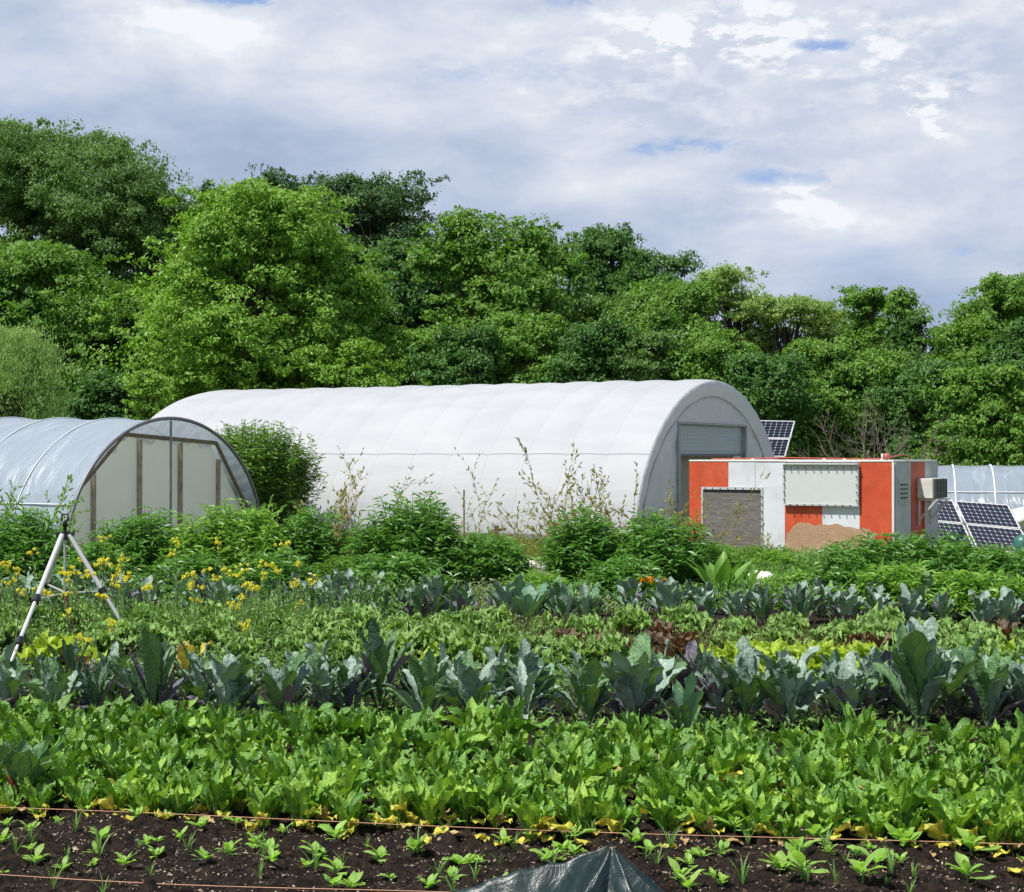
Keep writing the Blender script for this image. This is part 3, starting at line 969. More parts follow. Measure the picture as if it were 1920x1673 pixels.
def build_far_tunnel():
    W, H, L, NB = 4.4, 1.52, 9.0, 10
    # near side runs across the right edge of the view
    t = root('low_tunnel', (0, 0, 0), 'low clear film tunnel with white hoops behind the tilted solar panels', 'greenhouse')
    t.location = (14.8, 36.5, 0)
    t.rotation_euler = (0, 0, ANG + 0.25)
    film = film_mat('clear_film_far', (0.38, 0.44, 0.53), 0.2)
    nu, nv = 41, NB * 6 + 1
    k = np.linspace(0, 1, nu); y = np.linspace(0, L, nv)
    px, pz = prof(W, H, 2.0, k)
    P = np.zeros((nu, nv, 3))
    sag = -0.012 * np.sin(PI * ((y / L * NB) % 1.0))
    g = 1 + np.clip(np.sin(PI * k), 0, 1)[:, None] * sag[None, :]
    P[:, :, 0] = W / 2 + (px[:, None] - W / 2) * g; P[:, :, 2] = pz[:, None] * g; P[:, :, 1] = y[None]
    mb = MB(); mb.grid(P, flip=True); mb.build('cover', film, t, True)
    rib = simple('white_hoop_far', (0.66, 0.68, 0.70), 0.5)
    for i in range(NB + 1):
        q = np.stack([W / 2 + (px - W / 2) * 1.006, np.full(nu, i * L / NB), pz * 1.006], 1)
        mb = MB(); mb.tube(q, 0.020, 6); mb.build('hoop', rib, t, True)
    mb = MB(); a, b = prof(W, H, 2.0, 0.2)
    mb.tube(np.array([[float(a) - .02, 0, float(b)], [float(a) - .02, L, float(b)]]), 0.014, 6); mb.build('purlin', rib, t, True)
    # the side skirt gathered up in folds
    s = np.linspace(0, L, 200); mb = MB(); rows = []
    for f in np.linspace(0, 1, 8):
        rows.append(np.stack([-0.10 - 0.10 * np.sin(PI * f) + 0.05 * np.sin(s * 9 + f * 5) , s, 0.02 + 0.5 * f + 0.04 * np.sin(s * 6 + f * 9)], 1))
    mb.grid(np.stack(rows, 0)); mb.build('skirt', simple('white_skirt', (0.60, 0.60, 0.57), 0.5), t, True)


build_far_tunnel()


# ------------------------------------------------------------------ shelter box, orange and white
def build_shelter():
    Lx, Dy, Hh = 3.84, 2.25, 1.665
    t = root('equipment_shelter', (3.23, 29.11, 0), 'boxy equipment shelter painted in orange and white blocks with plywood over its doorway', 'shelter')
    t.rotation_euler = (0, 0, -math.atan2(.55, .835))
    org = simple('orange_paint', (0.52, 0.075, 0.028), 0.55, 0, 0.35, 0.18, 3.0, 0.2, (0.60, 0.17, 0.08), 0.55)
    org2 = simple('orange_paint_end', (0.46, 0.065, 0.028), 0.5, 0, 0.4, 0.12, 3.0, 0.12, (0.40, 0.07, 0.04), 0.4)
    wht = simple('white_paint', (0.62, 0.645, 0.69), 0.5, 0, 0.4, 0.05, 3.0, 0.10, (0.36, 0.36, 0.33), 0.45)
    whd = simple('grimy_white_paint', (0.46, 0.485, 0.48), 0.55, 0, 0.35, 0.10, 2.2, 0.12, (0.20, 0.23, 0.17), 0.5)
    trim = simple('rim_paint', (0.70, 0.68, 0.64), 0.5, 0, 0.4, 0.08)
    bolt = simple('bolt_steel', (0.16, 0.16, 0.17), 0.5, 0.5)
    # core body, painted blocks are sheets a few mm proud of it
    mb = MB(); mb.box(0.01, Lx - 0.01, 0.01, Dy - 0.01, 0, Hh - 0.02, 0, 0.02); mb.build('body', wht, t)

    def face_panel(name, x0, x1, z0, z1, mat, y=0.0, th=0.012):
        b = MB(); b.box(x0, x1, y - th, y + 0.02, z0, z1); return b.build(name, mat, t)
    face_panel('orange_panel', 0.0, 0.78, 1.19, Hh - 0.03, org)
    face_panel('orange_panel', 0.0, 0.245, 0.0, 1.188, org)
    face_panel('white_panel', 0.783, 1.30, 1.19, Hh - 0.03, wht)
    face_panel('white_panel', 1.303, 1.87, 1.19, Hh - 0.03, wht, th=0.008)
    face_panel('white_panel', 1.46, 1.87, 0.0, 1.188, wht, th=0.010)
    face_panel('orange_panel', 1.873, 2.565, 0.0, 0.93, org)
    face_panel('white_panel', 2.568, 3.245, 0.0, 0.93, wht)
    face_panel('orange_panel', 3.248, 3.815, 0.0, Hh - 0.03, org)
    # big blanking plate with bolts round it, under a drip rail
    b = MB(); b.box(1.88, 3.24, -0.075, -0.013, 0.905, 1.585, 0, 0.008)
    pl = b.build('blanking_plate', simple('plate_paint', (0.54, 0.565, 0.56), 0.5, 0, 0.4, 0.03), t)
    b = MB()
    for x0, x1, z0, z1 in ((1.87, 3.25, 1.575, 1.60), (1.87, 3.25, 0.885, 0.915), (1.868, 1.895, 0.915, 1.575), (3.225, 3.252, 0.915, 1.575)):
        b.box(x0, x1, -0.088, -0.055, z0, z1)
    b.build('rim', whd, pl)
    for i in range(9):
        for z, dz in ((1.545, 0), (0.90, 0)):
            b = MB(); x = 2.0 + i * 0.139 + (0.01 if i % 3 == 0 else 0)
            b.tube(np.array([[x, -0.055, z], [x, -0.125, z]]), 0.010, 8); b.build('bolt', bolt, pl, True)
    for i in range(5):
        for x in (1.892, 3.222):
            b = MB(); z = 0.99 + i * 0.135
            b.tube(np.array([[x, -0.055, z], [x, -0.118, z]]), 0.010, 8); b.build('bolt', bolt, pl, True)
    b = MB(); b.box(1.865, 3.255, -0.13, -0.012, 1.602, 1.618); b.build('drip_rail', trim, t)
    # doorway with frame and weathered plywood
    b = MB(); b.box(0.25, 1.455, -0.03, 0.02, 1.145, 1.187); b.box(0.25, 0.285, -0.028, 0.02, 0.0, 1.145); b.box(1.42, 1.455, -0.028, 0.02, 0.0, 1.145)
    fr = b.build('door_frame', whd, t)
    for i in range(8):
        b = MB(); x = 0.33 + i * 0.15; b.tube(np.array([[x, -0.03, 1.168], [x, -0.048, 1.168]]), 0.011, 8); b.build('bolt', bolt, fr, True)
    for i in range(7):
        b = MB(); z = 0.25 + i * 0.13; b.tube(np.array([[1.437, -0.028, z], [1.437, -0.048, z]]), 0.011, 8); b.build('bolt', bolt, fr, True)
    b = MB(); b.box(0.287, 1.418, -0.013, 0.009, 0.0, 1.143); b.build('dark_opening', M['black'], t)
    m, N = new_mat('grey_plywood')
    ob = N.node('ShaderNodeTexCoord').outputs['Object']
    mp = N.node('ShaderNodeMapping', None, Vector=ob, Scale=(1.1, 1, 9))
    n = N.noise(mp.outputs[0], 3.2, 9, 0.7, 0.8)
    n2 = N.noise(ob, 2.5, 5, 0.6)
    c = N.mix(N.ramp(n, [(0.3, 0.0), (0.72, 1.0)]), (0.085, 0.08, 0.078), (0.24, 0.225, 0.215))
    c = N.mix(N.math('MULTIPLY', N.ramp(n2, [(0.5, 0), (0.7, 1.0)]), 0.35), c, (0.16, 0.12, 0.09))
    finish(N, principled(N, c, 0.9, 0, 0.15, bump(N, n, 0.5, 0.01)).outputs[0])
    b = MB(); b.box(0.292, 1.412, -0.024, -0.016, 0.0, 1.085); b.build('plywood_cover', m, t)
    # corner strip and seams with rivets
    b = MB(); b.box(3.817, 3.852, -0.016, 0.03, 0.0, Hh - 0.02); b.build('corner_strip', trim, t)
    for x in (0.245, 1.30):
        for i in range(6):
            b = MB(); z = 1.24 + i * 0.07
            b.tube(np.array([[x, -0.012, z], [x, -0.02, z]]), 0.006, 6); b.build('rivet', whd, t, True)
    # roof slab with its lip, patched and knobbly
    b = MB(); b.box(-0.01, Lx + 0.01, -0.02, Dy + 0.01, Hh - 0.022, Hh + 0.012, 0, 0.01); rf = b.build('roof', trim, t)
    rg = random.Random(4)
    for i in range(11):
        b = MB(); x = 0.15 + i * 0.345; y = 0.06 + rg.random() * 0.1
        r = rg.uniform(0.014, 0.04)
        b.tube(np.array([[x, y, Hh], [x, y, Hh + r * 0.7], [x, y, Hh + r]]), [r, r * 0.8, r * 0.3], 10); b.build('roof_knob', trim, rf, True)
    b = MB(); b.tube(np.array([[0.3, 0.3, Hh + 0.028], [1.9, 0.25, Hh + 0.05], [3.3, 0.22, Hh + 0.03], [3.62, 0.2, Hh + 0.04]]), 0.010, 6); b.build('roof_pipe', org2, rf, True)
    # lamp and bent pipe on the roof corner
    lt = simple('beacon_red', (0.42, 0.10, 0.075), 0.45)
    b = MB(); n = 9
    for (x, r, mm) in ((3.62, 0.05, 0), ):
        zz = np.linspace(-1, 1, n)
        b.tube(np.stack([3.66 + 0.055 * zz, np.full(n, 0.17), np.full(n, Hh + 0.075)], 1), 0.058 * np.sqrt(1 - 0.92 * zz ** 2), 14)
    bc = b.build('beacon', lt, t, True)
    b = MB(); b.tube(np.array([[3.605, 0.17, Hh + 0.075], [3.575, 0.17, Hh + 0.075], [3.57, 0.17, Hh + 0.075]]), [0.05, 0.045, 0.02], 14); b.build('lens', trim, bc, True)
    b = MB(); b.tube(np.array([[3.66, 0.17, Hh], [3.66, 0.17, Hh + 0.05]]), 0.02, 8)
    b.tube(np.array([[3.70, 0.18, Hh + 0.06], [3.82, 0.5, Hh + 0.10], [3.83, 0.75, Hh + 0.10], [3.82, 0.8, Hh + 0.04], [3.8, 0.78, Hh]]), 0.012, 6)
    b.build('pipe', lt, bc, True)
    # end face (x = Lx): strips run down it
    X = Lx

    def end_panel(name, y0, y1, z0, z1, mat, th=0.012):
        b = MB(); b.box(X - 0.02, X + th, y0, y1, z0, z1); return b.build(name, mat, t)
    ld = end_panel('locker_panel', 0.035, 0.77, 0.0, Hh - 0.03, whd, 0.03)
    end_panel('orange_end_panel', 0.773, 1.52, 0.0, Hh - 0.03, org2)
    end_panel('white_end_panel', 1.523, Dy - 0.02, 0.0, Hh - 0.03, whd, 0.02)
    b = MB()
    b.box(X + 0.012, X + 0.03, 0.80, 1.50, 1.20, 1.225); b.box(X + 0.012, X + 0.03, 0.80, 0.84, 0.05, 1.20); b.box(X + 0.012, X + 0.03, 1.45, 1.5, 0.05, 1.2)
    b.build('hatch_frame', org2, t)
    b = MB(); b.box(X + 0.03, X + 0.04, 0.14, 0.66, 0.94, 1.34); lv = b.build('vent_plate', whd, t)
    for i in range(4):
        b = MB(); z = 1.02 + i * 0.075; b.box(X + 0.0395, X + 0.052, 0.22, 0.56, z, z + 0.026); b.build('louvre', simple('louvre_dark', (0.06, 0.06, 0.065), 0.6), lv)
    # air conditioner on its bracket: rests on and is bolted to the shelter end
    a = root('air_conditioner', (0, 0, 0), 'white air conditioner with dark grille bracketed to the right end of the shelter', 'air conditioner')
    a.matrix_world = Matrix.Translation((3.23, 29.11, 0)) @ Matrix.Rotation(-math.atan2(.55, .835), 4, 'Z')
    off = Vector((X, 1.12, 0.985))
    a.location = a.matrix_world @ off
    b = MB(); b.box(0.015, 0.30, 0.0, 0.72, 0.02, 0.37, 0, 0.012); b.build('casing', simple('casing_white', (0.62, 0.61, 0.57), 0.5), a)
    g = MB(); g.box(0.3, 0.318, 0.012, 0.708, 0.03, 0.36); go = g.build('grille', simple('grille_dark', (0.035, 0.038, 0.04), 0.5), a)
    for y in (0.02, 0.22, 0.38, 0.54, 0.69):
        s = MB(); s.box(0.3185, 0.327, y - 0.006, y + 0.006, 0.035, 0.355); s.build('grille_bar', simple('grille_bar', (0.13, 0.14, 0.14), 0.5), go)
    for z in (0.12, 0.24):
        s = MB(); s.box(0.3185, 0.325, 0.02, 0.70, z - 0.005, z + 0.005); s.build('grille_bar', bpy.data.materials['grille_bar'], go)
    br = MB()
    for y in (0.05, 0.67):
        br.bar((0.02, y, 0.0), (0.36, y, 0.0), 0.03, 0.03)
        br.bar((0.04, y, -0.36), (0.33, y, -0.02), 0.035, 0.03)
        br.bar((0.037, y, -0.45), (0.037, y, 0.0), 0.03, 0.03)
    br.bar((0.36, 0.03, 0.0), (0.36, 0.69, 0.0), 0.028, 0.028)
    br.build('bracket', M['alu'], a)


build_shelter()


# ------------------------------------------------------------------ leaning board by the shelter
def build_board():
    m, N = new_mat('raw_plywood')
    ob = N.node('ShaderNodeTexCoord').outputs['Object']
    mp = N.node('ShaderNodeMapping', None, Vector=ob, Scale=(0.9, 1, 5))
    n = N.noise(mp.outputs[0], 2.6, 7, 0.6, 1.5)
    w = N.math('FRACT', N.math('MULTIPLY', n, 9.0))
    c = N.mix(N.ramp(w, [(0.0, 0.0), (0.5, 1.0), (1.0, 0.2)]), (0.18, 0.115, 0.068), (0.29, 0.195, 0.12))
    n2 = N.noise(ob, 5, 7, 0.7)
    c = N.mix(N.math('MULTIPLY', N.ramp(n2, [(0.5, 0.0), (0.75, 1.0)]), 0.5), c, (0.36, 0.26, 0.16))
    sep = N.node('ShaderNodeSeparateXYZ', None, i0=ob)
    e = N.ramp(N.math('ADD', sep.outputs[0], N.math('MULTIPLY', n, 0.5)), [(0.0, 0.0), (1.0, 0.0)])
    finish(N, principled(N, c, 0.85, 0, 0.2, bump(N, w, 0.2, 0.005)).outputs[0])
    rz = -math.atan2(.55, .835)
    t = root('plywood_board', (0, 0, 0), 'warped tan plywood board with a ragged edge leaning on the shelter front', 'board')
    base = Matrix.Translation((3.23, 29.11, 0)) @ Matrix.Rotation(rz, 4, 'Z')
    t.location = base @ Vector((1.95, -0.30, 0.0)); t.rotation_euler = (0, 0, rz)
    W = 1.62; n_ = 50
    xs = np.linspace(0, W, n_)
    top = 0.60 - 0.055 * xs + 0.02 * np.sin(xs * 9) + 0.012 * np.sin(xs * 23)
    top = top * np.clip((xs + 0.06) / 0.25, 0.35, 1) ** 0.4
    top *= np.where(xs > 1.35, 1 - (xs - 1.35) * 0.55 + 0.03 * np.sin(xs * 60), 1)
    P = np.zeros((n_, 12, 3)); f = np.linspace(0, 1, 12)
    for i in range(n_):
        z = top[i] * f
        P[i, :, 0] = xs[i]; P[i, :, 2] = z; P[i, :, 1] = 0.30 * z / 0.62 + 0.02 * math.sin(xs[i] * 3) + 0.012 * np.sin(z * 9)
    Q = P.copy(); Q[:, :, 1] += 0.018
    mb = MB(); mb.grid(P); mb.grid(Q, flip=True)
    # edges
    for a, b in ((P[:, -1], Q[:, -1]), (P[0], Q[0]), (P[-1], Q[-1])):
        mb.grid(np.stack([a, b], 0))
    mb.build('sheet', m, t, False)
    # mound of earth in front of it
    mb = MB()
    a = np.linspace(0, 2 * PI, 40, endpoint=True); r = np.linspace(0, 1, 14)
    rg = np.random.default_rng(6)
    P = np.zeros((14, 40, 3))
    for i, rr in enumerate(r):
        rad = 1 + 0.12 * np.sin(3 * a + 1) + 0.07 * np.sin(7 * a)
        P[i, :, 0] = 1.5 * rr * np.cos(a) * rad; P[i, :, 1] = 0.5 * rr * np.sin(a) * rad
        P[i, :, 2] = -0.01 + 0.16 * (math.cos(rr * PI) * 0.5 + 0.5) * (1 + 0.1 * np.sin(5 * a)) + (rg.normal(size=40) * 0.015 if rr < 0.95 else 0)
    P[0] = P[0].mean(0); P[:, -1] = P[:, 0]
    mb.grid(P)
    m2 = simple('brown_earth', (0.12, 0.085, 0.06), 0.95, 0, 0.1, 0.4, 14, 1.0, (0.22, 0.17, 0.12), 0.6)
    o = mb.build('soil_mound', m2, None, True); o.location = (4.6, 25.9, 0)
    tag(o, kind='structure')


build_board()


# ------------------------------------------------------------------ solar panels
def cell_mat():
    m, N = new_mat('solar_cells')
    uv = N.node('ShaderNodeTexCoord').outputs['UV']
    sep = N.node('ShaderNodeSeparateXYZ', None, i0=uv)
    fx = N.math('ABSOLUTE', N.math('SUBTRACT', N.math('FRACT', N.math('MULTIPLY', sep.outputs[0], 10.0)), 0.5))
    fy = N.math('ABSOLUTE', N.math('SUBTRACT', N.math('FRACT', N.math('MULTIPLY', sep.outputs[1], 6.0)), 0.5))
    line = N.math('MAXIMUM', N.math('GREATER_THAN', fx, 0.468), N.math('GREATER_THAN', fy, 0.468))
    diam = N.math('GREATER_THAN', N.math('ADD', fx, fy), 0.86)
    k = N.math('MAXIMUM', N.math('MULTIPLY', line, 0.32), diam)
    n = N.noise(uv, 14, 3, 0.5)
    c = N.mix(n, (0.008, 0.009, 0.018), (0.018, 0.019, 0.032))
    c = N.mix(k, c, (0.62, 0.64, 0.68))
    finish(N, principled(N, c, 0.22, 0, 0.45).outputs[0])
    return m


M['cells'] = cell_mat()
M['frame'] = simple('panel_frame', (0.66, 0.66, 0.65), 0.4, 0.3)


def solar(parent, O, R, U, nm='solar_module'):
    """one module at corner O (lower left) spanned by R (right) and U (up)"""
    O = np.array(O, float); R = np.array(R, float); U = np.array(U, float)
    n = np.cross(R, U); n /= np.linalg.norm(n)
    mb = MB(); ins = 0.02
    r1 = R / np.linalg.norm(R); u1 = U / np.linalg.norm(U)
    a = O + r1 * 0.035 + u1 * 0.03; R2 = R - r1 * 0.07; U2 = U - u1 * 0.06
    a = a + n * 0.004
    mb.add([a, a + R2, a + R2 + U2, a + U2], [(0, 1, 2, 3)], uv=[(0, 0), (1, 0), (1, 1), (0, 1)])
    g = mb.build(nm, M['cells'], parent)
    f = MB()
    for p, q, w in ((O, O + R, 0), (O + U, O + U + R, 0), (O, O + U, 1), (O + R, O + R + U, 1)):
        s = (u1 if w == 0 else r1)
        inner = 0.03 if w == 0 else 0.035
        sign = 1 if (np.allclose(p, O) ) else -1
        c0 = [p, q, q + s * inner * sign, p + s * inner * sign]
        v = [x + n * 0.008 for x in c0] + [x - n * 0.035 for x in c0]
        f.add(v, [(0, 1, 2, 3), (7, 6, 5, 4), (0, 4, 5, 1), (1, 5, 6, 2), (2, 6, 7, 3), (3, 7, 4, 0)])
    b = [O - n * 0.03, O + R - n * 0.03, O + R + U - n * 0.03, O + U - n * 0.03]
    f.add(b, [(3, 2, 1, 0)])
    f.build('frame', M['frame'], g)
    return g


def build_solar():
    BL = np.array([8.28, 28.5, 0.10]); TL = np.array([8.36, 30.2, 0.90]); R = np.array([0.57, -1.40, -0.03])
    U = (TL - BL)
    t = root('solar_array', (8.3, 29.0, 0), 'ground mounted tilted array of four dark solar panels beside the shelter end', 'solar panel')
    base = np.array(t.location)
    for c in (0, -1):
        for r in (0, 1):
            o = BL + R * c * 1.045 + U * r * 0.505
            solar(t, o - base, R, U * 0.49)
    lg = MB()
    nrm = np.cross(R, U); nrm /= np.linalg.norm(nrm)
    for c in (0.96, 0.45, -0.1, -0.9):
        for f, low in ((0.95, 0), (0.06, 0)):
            p = BL + R * c + U * f - nrm * 0.05 - base
            lg = MB(); lg.tube(np.array([p, [p[0], p[1], 0 - base[2]]]), 0.022, 6)
            lg.build('support', M['steel'], t, True)
    pr = MB()
    pr.bar((9.12, 27.35, 0), (9.18, 27.7, 0.62), 0.05, 0.04)
    o = pr.build('wooden_prop', M['wood']); tag(o, 'dark wooden prop leaning at the right edge of the solar array', 'post')
    # raised array behind the white tunnel
    t = root('raised_solar_array', (7.2, 42.2, 0), 'raised solar panel standing behind the white tunnel, only its tip showing', 'solar panel')
    base = np.array(t.location)
    TR = np.array([7.45, 42.0, 2.66]); BR = np.array([7.05, 41.2, 1.72]); R = np.array([1.35, 0.30, -0.02]) * 1.15
    U = TR - BR
    for c in (-1, -2):
        for r in (0, 1):
            solar(t, BR + R * c * 1.01 + U * r * 0.505 - base, R, U * 0.495)
    lg = MB()
    for c in (-0.25, -1.0, -1.7):
        p = BR + R * c + U * 0.6 - base
        lg = MB(); lg.tube(np.array([[p[0], p[1] + 0.15, p[2] - 0.1], [p[0], p[1] + 0.15, -base[2]]]), 0.04, 8)
        lg.build('post', M['steel'], t, True)


build_solar()


# ------------------------------------------------------------------ tripod sprinkler
def build_tripod():
    cx, cy = G(122, 14.6), 14.6
    t = root('sprinkler_tripod', (cx, cy, 0), 'aluminium tripod with black clamps carrying a sprinkler head among yellow mustard flowers', 'tripod')
    top = 1.03
    feet = [(G(14, 12.8) - cx, 12.8 - cy, 0.02), (G(256, 14.5) - cx, 14.5 - cy, 0.02), (G(62, 15.9) - cx, 15.9 - cy, 0.02)]
    mids = []
    for i, f in enumerate(feet):
        f = np.array(f); h = np.array([f[0] * 0.06, f[1] * 0.06, top])
        p = lambda k: h + (f - h) * k
        mb = MB(); mb.tube(np.array([p(0), p(0.50)]), 0.022, 12); mb.tube(np.array([p(0.5), p(0.80)]), 0.0175, 12); mb.tube(np.array([p(0.80), p(1.0)]), 0.014, 12)
        leg = mb.build('leg', M['alu'], t, True)
        for k in (0.50, 0.80):
            c = MB(); c.tube(np.array([p(k - 0.022), p(k + 0.022)]), 0.034, 12); q = p(k)
            c.box(q[0] - 0.035, q[0] + 0.035, q[1] - 0.02, q[1] + 0.02, q[2] - 0.014, q[2] + 0.014)
            c.build('clamp', M['black'], leg, True)
        mids.append(p(0.50))
    mb = MB()
    cen = np.array([0.01, 0.0, 0.50])
    for q in mids:
        mb.bar(tuple(cen), tuple(q), 0.014, 0.010)
    mb.build('spreader', M['alu'], t)
    mb = MB(); mb.tube(np.array([[0, 0, 1.10], [0, 0, 0.50]]), 0.013, 10); mb.build('riser', M['steel'], t, True)
    mb = MB(); mb.tube(np.array([[0.0, 0, 0.5], [0.02, -0.01, 0.44], [0.05, -0.02, 0.3], [0.06, 0, 0.18], [0.03, 0.02, 0.08], [0.02, 0.05, 0.03]]), 0.020, 8)
    mb.build('hose', M['rust'], t, True)
    mb = MB()
    mb.tube(np.array([[0, 0, top - 0.045], [0, 0, top + 0.03]]), 0.033, 12)
    mb.box(-0.075, 0.085, -0.02, 0.02, top - 0.005, top + 0.022); mb.build('hub', M['black'], t)
    mb = MB(); mb.tube(np.array([[0, 0, top + 0.03], [0, 0, top + 0.07], [0, 0, top + 0.075], [0, 0, top + 0.12]]), [0.016, 0.016, 0.026, 0.02], 12)
    hd = mb.build('sprinkler_head', M['black'], t, True)
    mb = MB(); z = top + 0.12
    mb.bar((-0.026, 0, z), (-0.028, 0, z + 0.075), 0.012, 0.012); mb.bar((0.026, 0, z), (0.028, 0, z + 0.075), 0.012, 0.012)
    mb.bar((-0.034, 0, z + 0.06), (0.034, 0, z + 0.07), 0.014, 0.012); mb.bar((0.0, 0, z - 0.005), (0.045, -0.03, z + 0.03), 0.018, 0.014)
    mb.build('swing_arm', M['black'], hd)


build_tripod()


# ------------------------------------------------------------------ twine over the seed bed
def build_twine():
    for (x0, Y0, x1, Y1, lab) in ((-3.2, 7.56, 3.2, 6.56, 'orange guide twine stretched just in front of the chard row'),
                                  (-3.2, 6.45, 0.4, 5.89, 'orange guide twine low in the near seed bed, at the bottom left of the photo')):
        t = root('guide_twine', (x0, Y0, 0), lab, 'twine', 'guide twines over the seed bed')
        n = 30; k = np.linspace(0, 1, n)
        z = 0.112 + 0.008 * np.sin(k * 9)
        mb = MB(); mb.tube(np.stack([(x1 - x0) * k, (Y1 - Y0) * k, z], 1), 0.0019, 5)
        mb.build('twine', M['string'], t, True)
        for k_ in (0, 1):
            mb = MB(); mb.bar(((x1 - x0) * k_, (Y1 - Y0) * k_, -0.0), ((x1 - x0) * k_, (Y1 - Y0) * k_ , 0.16), 0.03, 0.03)
            mb.build('stake', M['stake'], t)


build_twine()


# ------------------------------------------------------------------ tarpaulin in front
def build_tarp():
    m, N = new_mat('green_tarp')
    ob = N.node('ShaderNodeTexCoord').outputs['Object']
    n = N.noise(ob, 10, 6, 0.6, 0.8); n2 = N.noise(ob, 30, 5, 0.7)
    c = N.mix(N.ramp(n, [(0.3, 0.0), (0.7, 1.0)]), (0.005, 0.014, 0.014), (0.014, 0.032, 0.031))
    c = N.mix(N.math('MULTIPLY', N.ramp(n2, [(0.55, 0.0), (0.8, 1.0)]), 0.25), c, (0.06, 0.085, 0.08))
    finish(N, principled(N, c, 0.36, 0, 0.5, bump(N, n, 0.5, 0.02)).outputs[0])
    pk = np.array([G(1148, 5.5), 5.5, 0.0]); top = ZY(1580, 5.5)
    nr, na = 46, 145
    r = np.linspace(0, 1, nr) ** 0.9; a = np.linspace(0, 2 * PI, na)
    P = np.zeros((nr, na, 3))
    # fall in metres per metre out along each bearing: flat facets between sharp creases
    fa = np.radians([-10, 2, 26, 90, 150, 176, 187, 203, 222, 240, 258, 274, 291, 306, 326, 343, 362, 386])
    fd = [0.95, 0.80, 1.15, 1.5, 1.1, 0.36, 0.27, 0.55, 0.98, 0.66, 1.22, 1.0, 0.62, 1.15, 0.72, 1.08, 0.80, 1.15]
    dropA = np.interp(a, fa, fd)
    for i, rr in enumerate(r):
        R = 0.95 * rr
        crease = 0.011 * np.abs(np.sin(a * 3.1 + R * 17 + 1.3 * np.sin(R * 9 + a * 2))) + 0.009 * np.abs(np.sin(a * 8 - R * 31 + np.sin(a * 5)))
        z = top - R * dropA * (1 + 0.5 * np.exp(-R * 9)) - crease * min(1, R * 7) + 0.012 * min(1, R * 4)
        P[i, :, 0] = pk[0] + R * np.cos(a) * (1 + 0.03 * np.sin(6 * a)); P[i, :, 1] = pk[1] + R * np.sin(a) * 0.75
        P[i, :, 2] = np.maximum(z, 0.075 + 0.02 * np.sin(a * 7 + R * 9) + 0.01 * np.sin(a * 17))
    P[0, :, :] = [pk[0], pk[1], top]
    P[:, -1] = P[:, 0]
    P[:, :, :] -= np.array([pk[0], pk[1], 0])
    mb = MB(); mb.grid(P)
    t = root('tarpaulin', (pk[0], pk[1], 0), 'dark green glossy tarpaulin pulled up to a peak at the bottom of the photo', 'tarpaulin')
    o = mb.build('sheet', m, t, True)
    sol = o.modifiers.new('thick', 'SOLIDIFY'); sol.thickness = 0.003
    st = MB(); st.tube(np.array([[0, 0, 0], [0, 0, top - 0.012]]), 0.012, 8); 
    o = st.build('stake', M['stake']); o.location = (pk[0], pk[1], 0); tag(o, 'short wooden stake holding up the peak of the green tarpaulin', 'stake')


build_tarp()


